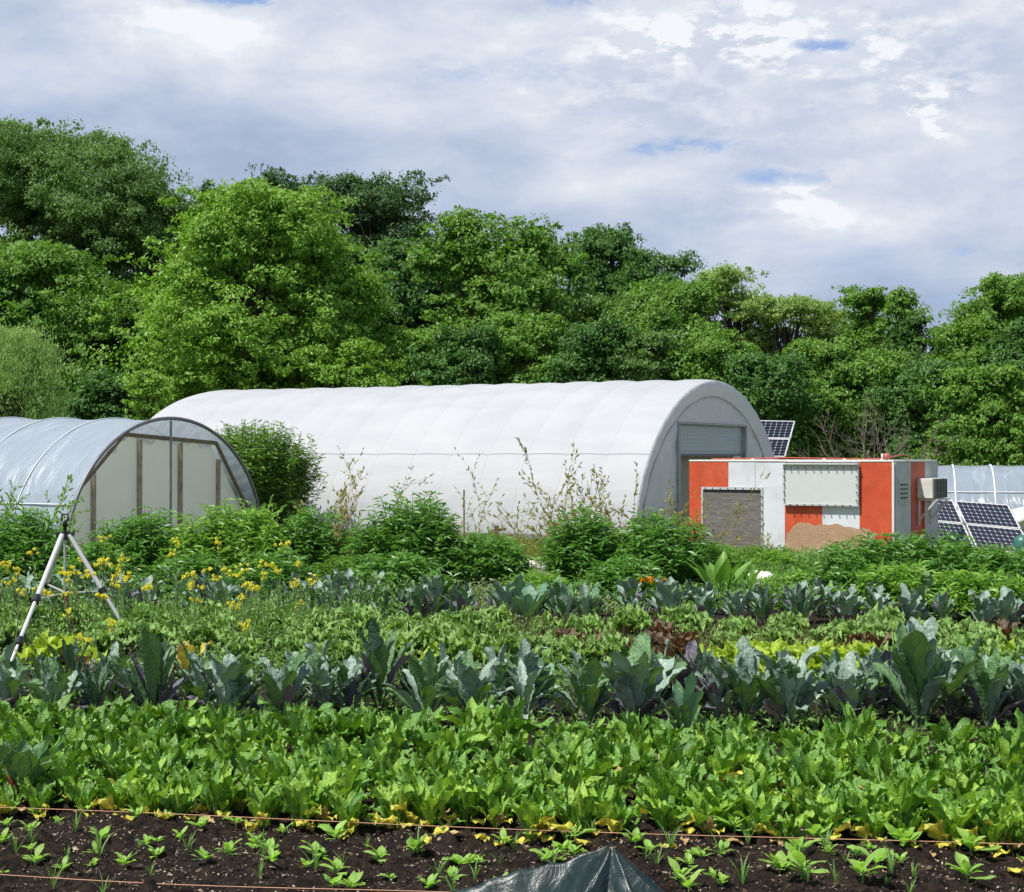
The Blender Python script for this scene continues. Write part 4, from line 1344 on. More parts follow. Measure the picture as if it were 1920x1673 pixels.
def build_bits():
    # crumpled white sheet and drip boards in the gap between the shrubs
    rg = np.random.default_rng(12)
    wm = simple('white_scrap', (0.62, 0.60, 0.55), 0.6)

    def crumple(name, px, Y, w, h, label, z=0.0, mat=wm, cat='sheet'):
        n = 26
        u, v = np.meshgrid(np.linspace(-1, 1, n), np.linspace(-1, 1, n), indexing='ij')
        hh = np.clip(1 - (u ** 2 + v ** 2) * 0.6, 0, 1)
        ph = rg.random(6) * 6
        Z = hh ** 2 * h * 0.45 * (0.8 + 0.12 * np.sin(u * 6 + ph[0]) + 0.12 * np.sin(v * 7 + ph[1]) + 0.10 * np.sin((u + v) * 16 + ph[2]) + 0.08 * np.sin((u - v) * 23 + ph[3])) + 0.01
        P = np.stack([u * w / 2 * (1 + 0.08 * np.sin(v * 5)), v * w * 0.35, Z], 2)
        mb = MB(); mb.grid(P, flip=True)
        o = mb.build(name, mat, None, True); o.location = (G(px, Y), Y, z)
        sol = o.modifiers.new('thick', 'SOLIDIFY'); sol.thickness = 0.004
        tag(o, label, cat)
    crumple('plastic_sheet', 1002, 25.0, 0.75, 0.22, 'crumpled white plastic sheet on the grass in the gap between two shrubs')
    crumple('plastic_sheet', 1425, 20.5, 0.45, 0.28, 'small white scrap lying in the weeds before the plywood board', 0.15)
    crumple('plastic_sheet', 1885, 27.0, 0.5, 0.25, 'dirty white plastic bundle under the lower right corner of the solar array')
    crumple('plastic_sheet', 852, 25.5, 0.35, 0.30, 'white plastic scrap beside the round leafy shrub', 0.0)
    mb = MB(); mb.box(-0.65, 0.65, -0.2, 0.2, 0.0, 0.10, 0, 0.01)
    o = mb.build('bed_board', simple('grey_board', (0.36, 0.38, 0.38), 0.8)); o.location = (G(1010, 23.8), 23.8, 0); tag(o, 'low grey board lying in front of the crumpled white sheet', 'board')
    t = root('pallet', (G(1003, 22.2), 22.2, 0), 'brown wooden pallet low in the gap between two shrubs', 'pallet')
    for i in range(5):
        mb = MB(); mb.box(-0.5, 0.5, -0.3 + i * 0.15, -0.20 + i * 0.15, 0.10, 0.125); mb.build('slat', M['wood'], t)
    for x in (-0.45, 0, 0.45):
        mb = MB(); mb.box(x - 0.04, x + 0.04, -0.3, 0.4, 0.0, 0.098); mb.build('runner', M['wood'], t)
    # barrel and post at the right edge
    t = root('barrel', (G(1917, 27.3), 27.3, 0), 'dark green barrel at the right edge, beside the solar array', 'barrel')
    mb = MB(); z = np.array([0, 0.02, 0.15, 0.3, 0.36, 0.40]); mb.tube(np.stack([z * 0, z * 0, z], 1), [0.12, 0.15, 0.165, 0.155, 0.12, 0.05], 20)
    mb.build('drum', simple('barrel_green', (0.03, 0.12, 0.09), 0.4), t, True)
    # thin stake against the white tunnel
    mb = MB(); mb.tube(np.array([[0, 0, 0], [0.0, 0, 1.25]]), 0.014, 6); o = mb.build('garden_stake', M['wood'], None, True); o.location = (G(870, 23.5), 23.5, 0)
    tag(o, 'thin upright stake among bare twigs before the white tunnel', 'stake')
    t = root('wooden_post', (G(931, 23), 23, 0), 'short weathered post with a cross piece before the white tunnel', 'post')
    mb = MB(); mb.bar((0, 0, 0), (0, 0, 0.75), 0.07, 0.07); mb.build('upright', M['wood'], t)
    mb = MB(); mb.bar((-0.12, 0, 0.66), (0.14, 0.0, 0.70), 0.05, 0.04); mb.build('cross_piece', M['wood'], t)


build_bits()


# ------------------------------------------------------------------ trees behind the tunnels
TG = 'trees of the wood behind the greenhouses'
# name, px, top, half width px, depth, crown foot z, leaves, label, options
TREES = [
    ('maple_tree', 468, 362, 218, 55, 1.6, 'lf_bright', 'bright yellow-green tree, the lightest big crown, behind the far end of the white tunnel',
     dict(shape='cone', clump=0.95, leaf=0.19, dens=1.25, seed=4)),
    ('broadleaf_tree', 95, 246, 200, 68, 4.5, 'lf_olive', 'tallest tree, olive green feathery crown at the upper left', dict(clump=1.15, leaf=0.16, dens=1.1, droop=0.2)),
    ('broadleaf_tree', 300, 362, 80, 66, 3.0, 'lf_olive', 'slim olive green tree on the right shoulder of the tallest tree', dict(clump=0.9, leaf=0.15, droop=0.4)),
    ('broadleaf_tree', 110, 470, 160, 58, 1.0, 'lf_mid', 'dark mid-height tree below the tallest crown, above the low hoop house', dict(clump=0.95, leaf=0.20, dens=1.1)),
    ('broadleaf_tree', -10, 520, 110, 57, 1.0, 'lf_dark', 'dark green tree cut by the left edge, above the pale willow', dict(clump=0.95, leaf=0.2)),
    ('broadleaf_tree', 255, 560, 95, 60, 0.8, 'lf_dark', 'dark tree in the shade between the dark left tree and the bright yellow-green tree', dict(clump=0.9, leaf=0.2)),
    ('willow_tree', 5, 612, 122, 44, 0.6, 'lf_willow', 'pale grey-green weeping willow low at the left edge behind the hoop house', dict(clump=0.75, leaf=0.14, droop=0.9, dens=1.2, sparse=0.2)),
    ('sapling_tree', 272, 695, 48, 47, 0.4, 'lf_bright', 'low bright green sapling at the far left end of the white tunnel', dict(clump=0.55, leaf=0.15)),
    ('sapling_tree', 765, 612, 62, 56, 1.0, 'lf_bright', 'small bright green tree rising just right of the big yellow-green tree', dict(clump=0.7, leaf=0.16)),
    ('broadleaf_tree', 398, 340, 75, 78, 3, 'lf_deep', 'blue-green crown showing left of the yellow-green tree top', dict(clump=1.0, leaf=0.22)),
    ('broadleaf_tree', 525, 318, 88, 80, 3, 'lf_deep', 'dark blue-green crown peeking over the top of the yellow-green tree', dict(clump=1.0, leaf=0.22)),
    ('broadleaf_tree', 705, 330, 128, 78, 3, 'lf_deep', 'broad dark blue-green crown right of the yellow-green tree top', dict(clump=1.1, leaf=0.22, dens=1.15)),
    ('broadleaf_tree', 770, 452, 100, 68, 1, 'lf_dark', 'dark tree with a rounded crown under the broad blue-green crown', dict(clump=0.95, leaf=0.2)),
    ('broadleaf_tree', 925, 393, 112, 60, 1, 'lf_mid', 'tall mid-green tree above the middle of the white tunnel roof', dict(clump=0.95, leaf=0.22, dens=1.2)),
    ('broadleaf_tree', 1035, 450, 70, 63, 1, 'lf_mid', 'narrow mid-green tree just left of the crown with sky showing through', dict(clump=0.85, leaf=0.19)),
    ('broadleaf_tree', 1135, 425, 68, 72, 5.5, 'lf_dark', 'dark crown on a bare trunk with sky showing through below it', dict(clump=0.9, leaf=0.19, dens=0.8)),
    ('broadleaf_tree', 1235, 470, 75, 67, 2, 'lf_dark', 'flat-topped dark green crown left of the sparse pale tree', dict(clump=0.9, leaf=0.18)),
    ('broadleaf_tree', 1260, 524, 95, 60, 1, 'lf_mid', 'fresh green rounded tree above the near end of the white tunnel', dict(clump=0.9, leaf=0.18, dens=1.1)),
    ('broadleaf_tree', 1150, 555, 85, 61, 1, 'lf_olive', 'olive tree below the crown on the bare trunk', dict(clump=0.85, leaf=0.16)),
    ('locust_tree', 1378, 503, 80, 62, 4.2, 'lf_pale', 'sparse pale tree with dark limbs seen through its crown', dict(clump=0.7, leaf=0.14, dens=0.62, sparse=0.6, limbs=14)),
    ('locust_tree', 1478, 560, 75, 62, 4.0, 'lf_pale', 'sparse low pale tree with sky beneath, right of the one with dark limbs', dict(clump=0.65, leaf=0.14, dens=0.7, sparse=0.5, limbs=12)),
    ('broadleaf_tree', 1548, 568, 52, 64, 2, 'lf_pale', 'slight pale green tree between the sparse trees and the two-peaked tree', dict(clump=0.65, leaf=0.15, dens=0.9, sparse=0.3)),
    ('poplar_tree', 1618, 534, 58, 62, 2, 'lf_mid', 'left spire of the two-peaked mid-green tree', dict(clump=0.6, leaf=0.16)),
    ('poplar_tree', 1688, 540, 40, 61, 2, 'lf_mid', 'right spire of the two-peaked mid-green tree', dict(clump=0.5, leaf=0.16)),
    ('broadleaf_tree', 1720, 592, 50, 60, 2, 'lf_dark', 'dark glossy tree with bright specks of sky at its right side', dict(clump=0.6, leaf=0.15, dens=0.9)),
    ('broadleaf_tree', 1885, 520, 88, 60, 1.5, 'lf_mid', 'tall bright green tree cut by the right edge', dict(clump=0.85, leaf=0.17, dens=1.1)),
    ('broadleaf_tree', 1820, 585, 62, 57, 1, 'lf_mid', 'bushy tree leaning on the left flank of the tall tree at the right edge', dict(clump=0.7, leaf=0.16, dens=1.1)),
    ('thicket_tree', 1425, 668, 75, 52, 0.2, 'lf_dark', 'dense tree right above the peak of the white tunnel end', dict(clump=0.7, leaf=0.16)),
    ('thicket_tree', 1520, 640, 75, 54, 0.2, 'lf_mid', 'bushy tree above the left half of the shelter roof', dict(clump=0.75, leaf=0.16)),
    ('thicket_tree', 1625, 660, 80, 54, 0.2, 'lf_mid', 'leafy tree behind the bare brown bush', dict(clump=0.75, leaf=0.17)),
    ('thicket_tree', 1735, 680, 85, 52, 0.2, 'lf_dark', 'dark leafy tree above the air conditioner end of the shelter', dict(clump=0.75, leaf=0.17)),
    ('thicket_tree', 1850, 690, 95, 50, 0.2, 'lf_mid', 'full green tree behind the low clear tunnel at the right', dict(clump=0.8, leaf=0.18)),
    ('thicket_tree', 1330, 620, 70, 54, 0.2, 'lf_mid', 'mid-green tree low beneath the sparse pale tree', dict(clump=0.75, leaf=0.16)),
    ('thicket_tree', 1215, 625, 75, 54, 0.2, 'lf_olive', 'olive bush-like tree touching the white roof near its high end', dict(clump=0.7, leaf=0.15)),
    ('thicket_tree', 1100, 600, 75, 54, 0.2, 'lf_dark', 'low dark tree right of the roof centre', dict(clump=0.75, leaf=0.17)),
    ('thicket_tree', 985, 590, 80, 55, 0.2, 'lf_mid', 'low leafy tree at the foot of the tall mid-green tree', dict(clump=0.75, leaf=0.18)),
    ('thicket_tree', 870, 610, 70, 54, 0.2, 'lf_dark', 'dark low tree between the small bright tree and the tall mid-green tree', dict(clump=0.75, leaf=0.18)),
    ('thicket_tree', 640, 640, 80, 53, 0.2, 'lf_bright', 'low bright skirt of leaves under the right side of the yellow-green tree', dict(clump=0.7, leaf=0.17)),
    ('thicket_tree', 190, 690, 60, 50, 0.2, 'lf_dark', 'dark low tree between the willow and the bright sapling', dict(clump=0.7, leaf=0.18)),
    ('thicket_tree', 1920, 600, 60, 55, 0.2, 'lf_dark', 'dark low tree half cut by the right edge', dict(clump=0.7, leaf=0.18)),
]
for nm, px, top, hw, Y, z0, mt, lab, kw in TREES:
    make_tree(nm, px, top, hw, Y, z0, mt, lab, group=TG, wide=1.0 if nm in ('willow_tree', 'sapling_tree') else (1.12 if nm in ('maple_tree', 'poplar_tree') else 1.22), **kw)



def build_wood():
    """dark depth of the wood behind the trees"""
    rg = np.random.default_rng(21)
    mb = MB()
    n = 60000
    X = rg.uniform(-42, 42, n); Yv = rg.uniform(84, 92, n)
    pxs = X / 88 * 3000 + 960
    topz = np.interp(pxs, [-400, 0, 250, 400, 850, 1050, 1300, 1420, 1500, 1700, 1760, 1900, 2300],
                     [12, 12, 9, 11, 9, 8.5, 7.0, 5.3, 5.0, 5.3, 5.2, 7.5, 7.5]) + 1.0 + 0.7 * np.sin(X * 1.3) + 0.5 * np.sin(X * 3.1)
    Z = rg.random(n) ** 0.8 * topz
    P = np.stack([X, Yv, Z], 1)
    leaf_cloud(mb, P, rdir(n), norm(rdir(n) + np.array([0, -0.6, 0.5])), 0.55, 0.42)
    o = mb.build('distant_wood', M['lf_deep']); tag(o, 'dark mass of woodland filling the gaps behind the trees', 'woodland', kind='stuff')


build_wood()


# ------------------------------------------------------------------ bare bush in the trees, vine limbs
def twigs(mb, base, d, L, r, depth, rg, spread=0.5, lf=None, n=None, up=0.1):
    n_ = 5
    pts = [base]
    dd = np.array(d, float)
    for i in range(n_):
        dd = norm(dd + rg.normal(size=3) * 0.12 + np.array([0, 0, up * 0.2]))
        pts.append(pts[-1] + dd * L / n_)
    pts = np.array(pts)
    mb.tube(pts, np.linspace(r, r * 0.4, n_ + 1), 4, cap=False)
    if lf is not None:
        lf.append(pts)
    if depth > 0:
        for k in range(n or 4):
            i = rg.integers(1, n_ + 1)
            nd = norm(dd + rg.normal(size=3) * spread)
            twigs(mb, pts[i], nd, L * rg.uniform(0.45, 0.7), r * 0.5, depth - 1, rg, spread, lf, n, up)


rg0 = np.random.default_rng(31)
t = root('bare_bush', (G(1640, 45), 45, 0), 'bare brown tangled bush before the wood, above the right of the shelter', 'bush')
mb = MB()
for i in range(10):
    a = rg0.uniform(0, 6.28)
    twigs(mb, np.array([0.2 * math.cos(a), 0.2 * math.sin(a), 0.0]), (0.45 * math.cos(a), 0.3 * math.sin(a), 1), 1.9, 0.030, 3, rg0, 0.55)
mb.build('branches', M['bark_pale'], t, True)


# ------------------------------------------------------------------ shrubs
def shrub(name, px, Y, top, hw, mt, label, leafL=0.16, leafW=0.05, n=2600, droop=0.35, dome=1.0, seed=None, group=None, ry=None, cat='shrub', flat=0.0, base_z=0.0, stemm='green_stem'):
    rg = np.random.default_rng(seed or int(px * 3 + top))
    Y = Y - 0.9 if Y < 22 else Y
    H = (ZY(top, Y) - base_z) * 1.17; R = hw * 1.42 / 3000 * Y; ry = ry or R * 0.85; n = int(n * 1.9)
    t = root(name, (G(px, Y), Y, base_z), label, cat, group)
    ns = max(20, int(n / 28)); seed_ph = rg.random() * 6
    th = rg.uniform(0, 2 * PI, ns); u = rg.random(ns) ** 0.5
    ex = R * u * np.cos(th); ey = ry * u * np.sin(th)
    lm = 1 + 0.16 * np.sin(3 * th + seed_ph) + 0.1 * np.sin(7 * th)
    ex *= lm; ey *= lm
    ez = H * np.clip(1 - u ** 3.0 * (0.55 * dome), 0.15, 1) * rg.uniform(0.70, 1.12, ns)
    sm = MB()
    P = []; D = []; NN = []; V = []; LL = []
    for i in range(ns):
        bf = 0.7 if name == 'elder_bush' else 0.3
        b = np.array([ex[i] * bf, ey[i] * bf, 0]); e = np.array([ex[i], ey[i], ez[i]])
        k = np.linspace(0, 1, 6)[:, None]
        pts = b + (e - b) * k + np.array([ex[i], ey[i], 0]) * (0.18 * np.sin(PI * k)) * -0.5
        sm.tube(pts, np.linspace(0.007, 0.003, 6), 4, cap=False)
        m = int(n / ns)
        kk = 0.12 + 0.88 * rg.random(m) ** 0.75
        kk = np.sort(kk)
        q = b + (e - b) * kk[:, None] - np.array([ex[i], ey[i], 0]) * (0.09 * np.sin(PI * kk))[:, None]
        al = np.arange(m) * 2.4 + rg.random() * 6
        od = np.stack([np.cos(al), np.sin(al), rg.uniform(-droop, 0.55, m)], 1)
        od = norm(od + rg.normal(size=(m, 3)) * 0.2)
        ln = leafL * rg.uniform(0.7, 1.2, m) * (1.1 - 0.35 * kk)
        P.append(q + od * ln[:, None] * 0.55); D.append(od)
        NN.append(norm(np.array([0, 0, 1.0]) + od * 0.25 + rg.normal(size=(m, 3)) * 0.3)); LL.append(ln)
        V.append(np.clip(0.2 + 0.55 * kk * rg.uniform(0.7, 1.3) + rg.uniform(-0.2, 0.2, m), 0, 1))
    P = np.concatenate(P); D = np.concatenate(D); NN = np.concatenate(NN); V = np.concatenate(V); LL = np.concatenate(LL)
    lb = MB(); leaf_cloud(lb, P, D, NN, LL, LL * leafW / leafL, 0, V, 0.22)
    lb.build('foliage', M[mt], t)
    sm.build('stems', M[stemm], t, True)
    return t


def twig_shrub(px, Y, top, hw, label, seed, leafy=0.5, n=8, name='twiggy_shrub', mt='lf_sprig', group=None):
    rg = np.random.default_rng(seed)
    H = ZY(top, Y); R = hw / 3000 * Y
    t = root(name, (G(px, Y), Y, 0), label, 'shrub', group)
    mb = MB(); paths = []
    for i in range(n):
        a = rg.uniform(0, 2 * PI)
        d = norm(np.array([R * math.cos(a) * 0.9, R * 0.6 * math.sin(a), H * 0.75]))
        twigs(mb, np.array([0.05 * math.cos(a), 0.05 * math.sin(a), 0]), d, H * rg.uniform(0.5, 0.85), 0.0055, 2, rg, 0.34, paths, 3)
    mb.build('branches', M['twig'], t, True)
    P = []; D = []
    for p in paths:
        L = np.linalg.norm(p[-1] - p[0]); m = max(2, int(L / 0.024 * leafy))
        k = rg.uniform(0.25, 1, m) * (len(p) - 1.001); i = k.astype(int); f = (k - i)[:, None]
        P.append(p[i] * (1 - f) + p[i + 1] * f); D.append(np.tile(norm(p[-1] - p[0]), (m, 1)))
    P = np.concatenate(P); D = norm(np.concatenate(D) + rg.normal(size=P.shape) * 0.5)
    lb = MB(); L = rg.uniform(0.03, 0.085, len(P)); leaf_cloud(lb, P + D * L[:, None] * 0.5, D, rdir(len(P)), L, L * 0.36, 0, rg.random(len(P)))
    lb.build('foliage', M[mt], t)
    return t


SG = 'leafy shrubs bordering the vegetable beds'
SHR = [
    ('elder_bush', 478, 33.6, 836, 80, 'lf_elder', 'big round bush between the low hoop house and the white tunnel', dict(leafL=0.17, leafW=0.06, n=15000, dome=0.55, stemm='bark')),
    ('leafy_shrub', 40, 20.5, 990, 95, 'lf_shrub', 'leafy shrub at the left edge behind the tripod', dict(n=3400)),
    ('leafy_shrub', 268, 21.0, 985, 78, 'lf_shrub', 'shrub mound before the milky end wall, left of the bigger one', dict(n=3200)),
    ('leafy_shrub', 440, 20.5, 974, 92, 'lf_shrub2', 'light green shrub mound before the right half of the hoop house', dict(n=4200)),
    ('leafy_shrub', 168, 20.0, 1042, 70, 'lf_shrub', 'low dark shrub close behind the tripod legs', dict(n=2200)),
    ('leafy_shrub', 355, 19.3, 1060, 70, 'lf_shrub', 'low shrub filling the dip between the two mounds under the hoop house', dict(n=2200)),
    ('leafy_shrub', 578, 21.0, 982, 62, 'lf_shrub', 'dark shrub at the foot of the big round bush', dict(n=2600)),
    ('leafy_shrub', 520, 19.0, 1055, 62, 'lf_shrub', 'low shrub right of the light green mound', dict(n=1900)),
    ('leafy_shrub', 640, 19.6, 1058, 55, 'lf_elder', 'olive weedy shrub left of the tall round shrub', dict(n=1700, leafW=0.03)),
    ('leafy_shrub', 770, 20.8, 962, 80, 'lf_shrub', 'tall round shrub with a pointed top alone before the white tunnel', dict(n=5200, dome=0.9)),
    ('leafy_shrub', 735, 19.0, 1055, 75, 'lf_shrub', 'low front skirt of leaves beneath the tall round shrub', dict(n=2300)),
    ('leafy_shrub', 912, 20.6, 1022, 70, 'lf_shrub', 'smaller shrub mound right of the tall round shrub, left of the grassy gap', dict(n=2900)),
    ('leafy_shrub', 1100, 20.8, 985, 62, 'lf_shrub', 'dark shrub under the tallest yellowish twigs, right of the grassy gap', dict(n=3000)),
    ('leafy_shrub', 1235, 20.6, 990, 78, 'lf_shrub', 'shrub before the near left foot of the white tunnel', dict(n=3600)),
    ('leafy_shrub', 1170, 19.2, 1065, 65, 'lf_shrub', 'low shrub right behind the orange lilies', dict(n=2000)),
    ('leafy_shrub', 1400, 22.6, 1035, 85, 'lf_elder', 'olive weedy shrub before the grey plywood doorway', dict(n=3000, leafW=0.03)),
    ('leafy_shrub', 1325, 21.0, 1030, 55, 'lf_elder', 'weedy shrub below the left orange block of the shelter', dict(n=2400, leafW=0.03)),
    ('leafy_shrub', 1450, 22.0, 1045, 40, 'lf_shrub2', 'light weedy shrub below the white block right of the doorway', dict(n=2000, leafW=0.03)),
    ('leafy_shrub', 1010, 19.0, 1085, 50, 'lf_shrub2', 'low light shrub in front of the wooden pallet', dict(n=1500, leafW=0.03)),
    ('leafy_shrub', 1500, 20.0, 1085, 70, 'lf_shrub2', 'low light green shrub before the tan plywood board', dict(n=2300)),
    ('leafy_shrub', 1640, 19.2, 1030, 85, 'lf_shrub', 'broad dark leafy shrub below the orange end of the shelter', dict(n=4200, leafL=0.15, leafW=0.046)),
    ('leafy_shrub', 1760, 19.3, 1026, 88, 'lf_shrub', 'broad leafy shrub below the air conditioner and the left solar panels', dict(n=4200, leafL=0.15, leafW=0.046)),
    ('leafy_shrub', 1880, 18.8, 1048, 75, 'lf_shrub', 'leafy shrub at the right edge below the solar array', dict(n=3400, leafL=0.15, leafW=0.046)),
    ('leafy_shrub', 1690, 17.8, 1078, 75, 'lf_shrub2', 'low light green shrub in front of the two broad dark ones', dict(n=2200)),
    ('leafy_shrub', 1840, 17.5, 1085, 75, 'lf_shrub2', 'low light green shrub at the front right, before the shrub at the edge', dict(n=2200)),
]
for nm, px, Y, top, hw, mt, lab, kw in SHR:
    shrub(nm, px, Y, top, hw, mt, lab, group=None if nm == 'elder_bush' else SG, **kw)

TW = 'twiggy shrubs before the white tunnel'
for a in [(655, 22.0, 905, 60, 'thin yellowish twigs between the big round bush and the tall round shrub', 41, 0.55, 6),
          (880, 22.5, 925, 75, 'sparse brown twigs above the smaller shrub mound', 42, 0.4, 7),
          (990, 22.5, 905, 80, 'long arching twigs over the grassy gap', 43, 0.45, 6),
          (1100, 21.6, 885, 80, 'tallest bunch of yellowish twigs, before the middle right of the white tunnel', 44, 0.8, 11),
          (1180, 22.2, 905, 45, 'leaning twigs across the near left corner of the white tunnel', 45, 0.7, 5),
          (1270, 22.0, 915, 48, 'twigs standing before the grey end wall of the white tunnel', 46, 0.7, 6),
          (1335, 23.5, 930, 50, 'twigs in front of the left orange block of the shelter', 47, 0.5, 5),
          (1430, 22.6, 960, 50, 'thin twigs before the white block of the shelter', 48, 0.4, 4),
          (590, 21.5, 960, 45, 'brownish twigs at the right foot of the big round bush', 49, 0.6, 5)]:
    twig_shrub(*a, group=TW)
for a in [(95, 20.6, 915, 45, 'young leafy sapling with round leaves behind the tripod head', 51, 0.9, 7),
          (30, 20.0, 945, 45, 'young leafy sapling at the left edge before the hoop house', 52, 0.9, 6),
          (458, 23.0, 920, 18, 'small upright sprig before the right end of the hoop house wall', 53, 1.0, 3)]:
    twig_shrub(*a, name='sapling', mt='lf_shrub2')


# ------------------------------------------------------------------ broad leaves
def leaf_patch(L, W, pet=0.22, nu=9, nv=12, ang0=0.25, bend=0.9, cup=0.25, ruf=0.06, rfreq=9, lobe=0.0, tipx=0.9, wide=0.55,
               ph=0.0, rg=None, pw=0.05, edge_noise=0.0, twist=0.0, frill=0.5):
    """one leaf growing outwards along +x; returns grid (nv,nu,3), uv"""
    v = np.linspace(0, 1, nv); u = np.linspace(-1, 1, nu)
    a = ang0 + bend * v ** 1.6
    ds = L / (nv - 1)
    x = np.r_[0, np.cumsum(np.sin(a[:-1]) * ds)]; z = np.r_[0, np.cumsum(np.cos(a[:-1]) * ds)]
    bl = np.clip((v - pet) / (1 - pet), 0, 1)
    q = bl ** (math.log(0.5) / math.log(wide))
    w = np.sin(PI * q) ** tipx
    w = W / 2 * w + pw * W * (1 - bl)
    w[-1] = W * 0.02
    if lobe:
        w = w * (1 + lobe * np.sin(v * 23 + ph) * (bl > 0.05) * (bl < 0.95))
    T = np.stack([np.sin(a), np.zeros(nv), np.cos(a)], 1)
    S = np.array([0, 1.0, 0]); Nn = np.cross(T, S)            # upper side normal
    Nn = -Nn if Nn[0][0] > 0 else Nn
    P = np.zeros((nv, nu, 3))
    uu = u[None, :]; ww = w[:, None]
    en = 1 + (edge_noise * rg.normal(size=(nv, nu)) * np.abs(uu) ** 2 if edge_noise else 0)
    lat = uu * ww * en
    r = ruf * W * np.abs(uu) ** 1.5 * np.sin(v[:, None] * rfreq * 2 + ph + np.sign(uu) * 1.3) * (bl[:, None] ** 0.5)
    if rg is not None:
        r = r + ruf * W * frill * rg.normal(size=(nv, nu)) * np.abs(uu) ** 1.2 * (bl[:, None] > 0)
    lift = cup * np.abs(uu) ** 1.6 * ww + r
    P[:, :, 0] = x[:, None] + Nn[:, 0:1] * lift
    P[:, :, 1] = lat + twist * lift
    P[:, :, 2] = z[:, None] + Nn[:, 2:3] * lift
    uv = np.stack(np.broadcast_arrays((uu + 1) / 2, v[:, None]), 2)
    return P, uv


def rotz(P, a, tilt=0.0):
    c, s = math.cos(a), math.sin(a)
    Q = P.copy()
    Q[..., 0] = P[..., 0] * c - P[..., 1] * s
    Q[..., 1] = P[..., 0] * s + P[..., 1] * c
    return Q


def add_leaf(mb, a, r0, z0, mi=0, val=0.5, roll=0.0, **kw):
    P, uv = leaf_patch(**kw)
    if roll:
        c, s = math.cos(roll), math.sin(roll)
        y, x = P[..., 1].copy(), P[..., 0].copy()
        P[..., 1] = y * c; P[..., 0] = x + y * s
    P[..., 0] += r0; P[..., 2] += z0
    mb.grid(rotz(P, a), mi, val, uv)


def chard_variant(name, rg, n=16, H=0.30, yellow=0, red=False, cat='chard', label='', group=None, light=0.42):
    t = root(name, (0, 0, 0), label, cat, group)
    mb = MB(); pet = MB()
    for i in range(n):
        f = i / n
        L = H * rg.uniform(0.60, 1.28) * (1.0 - 0.12 * f); a = i * 2.399 + rg.uniform(-.4, .4)
        mi = 1 if rg.random() < light else 0
        ang = 0.02 + 0.42 * (1 - f) * rg.uniform(0.5, 1.4)
        r0 = 0.012 + 0.03 * rg.random()
        bend = rg.choice([rg.uniform(0.1, 0.6), rg.uniform(0.6, 1.7)])
        add_leaf(mb, a, r0, 0.0, mi, rg.random(), roll=rg.uniform(-0.9, 0.9), L=L, W=L * rg.uniform(0.20, 0.33), pet=rg.uniform(0.22, 0.36), nu=7, nv=11,
                 ang0=ang, bend=bend, cup=rg.uniform(0.1, 0.55), ruf=rg.uniform(0.14, 0.30), rfreq=rg.uniform(5, 12), tipx=1.0, wide=0.45,
                 ph=rg.uniform(0, 6), rg=rg, pw=0.09)
    mb.build('foliage', [M['chard'], M['chard_lt']], t, True)
    for k in range(yellow):
        y = MB(); L = H * rg.uniform(0.5, 0.9)
        add_leaf(y, -PI / 2 + rg.uniform(-1.4, 1.4), 0.03, rg.uniform(0.0, 0.02), 0, rg.random(), roll=rg.uniform(-.6, .6), L=L, W=L * rg.uniform(0.45, 0.62), pet=0.25, nu=7, nv=11,
                 ang0=rg.uniform(0.4, 1.15), bend=rg.uniform(0.5, 1.35), cup=rg.uniform(-0.3, 0.6), ruf=0.24, rfreq=6, wide=0.5, ph=rg.uniform(0, 6), rg=rg)
        tag(y.build('yellow_leaf', [M['yellowed'] if rg.random() < 0.9 else M['withered']], t, True), 'yellowed drooping lower leaf')
    return t


CG = 'leafy chard plants in the dense green bed'
rg1 = np.random.default_rng(71)
cv_back = [chard_variant('chard_plant', rg1, 24, rg1.uniform(0.21, 0.26), 0, light=0.3) for _ in range(6)]
cv_mid = [chard_variant('chard_plant', rg1, 24, rg1.uniform(0.19, 0.25), int(rg1.choice([0, 1, 2])), light=0.35) for _ in range(5)]
cv_front = [chard_variant('chard_plant', rg1, 20, rg1.uniform(0.18, 0.25), int(rg1.choice([2, 3, 5])), light=0.5) for _ in range(9)]
used = set()


def plant(v, x, y, z, rz, label, group, scale):
    if id(v) not in used:
        used.add(id(v))
        v.location = (x, y, z); v.rotation_euler = (0, 0, rz); v.scale = (scale,) * 3
        v['label'] = label
        if group: v['group'] = group
        return v
    return copy_tree(v, (x, y, z), rz, label, group, scale)


LB = {0: 'green chard plant in the front row with yellowed leaves drooping onto the dark soil',
      1: 'glossy green chard plant inside the dense bed, between its front and back rows',
      2: 'glossy green chard plant in the back row of the dense bed, against the big kale'}
rows = [(7.17, 0, 0.175), (7.38, 1, 0.175), (7.62, 1, 0.175), (7.88, 1, 0.18), (8.18, 1, 0.19), (8.50, 1, 0.2), (8.86, 1, 0.21), (9.14, 2, 0.22)]
for ri, (tt, kind, sp) in enumerate(rows):
    half = 0.335 * tt + 0.3
    s = -half - 0.17 * tt - rg1.random() * 0.1
    while s < half - 0.10 * tt:
        x, y = bed(s + rg1.normal() * 0.025 - 0.15 * tt * 0.0, tt + rg1.normal() * (0.055 if kind == 0 else 0.035))
        sc_ = rg1.uniform(0.72, 1.12) * (1.12 if s > 1.5 else 1.0)
        pool = cv_front if kind == 0 else (cv_mid if ri < 5 else cv_back)
        v = pool[rg1.integers(len(pool))]
        ck = {0: 'f', 1: 'm', 2: 'b'}[kind]
        plant(v, x, y, 0.045, rg1.uniform(-0.6, 0.6) if kind == 0 else rg1.uniform(0, 6.28), LB[kind],
              {0: 'chard plants in the front row', 1: 'chard plants inside the dense bed', 2: 'chard plants in the back row'}[kind], sc_)
        s += sp * rg1.uniform(0.85, 1.15)
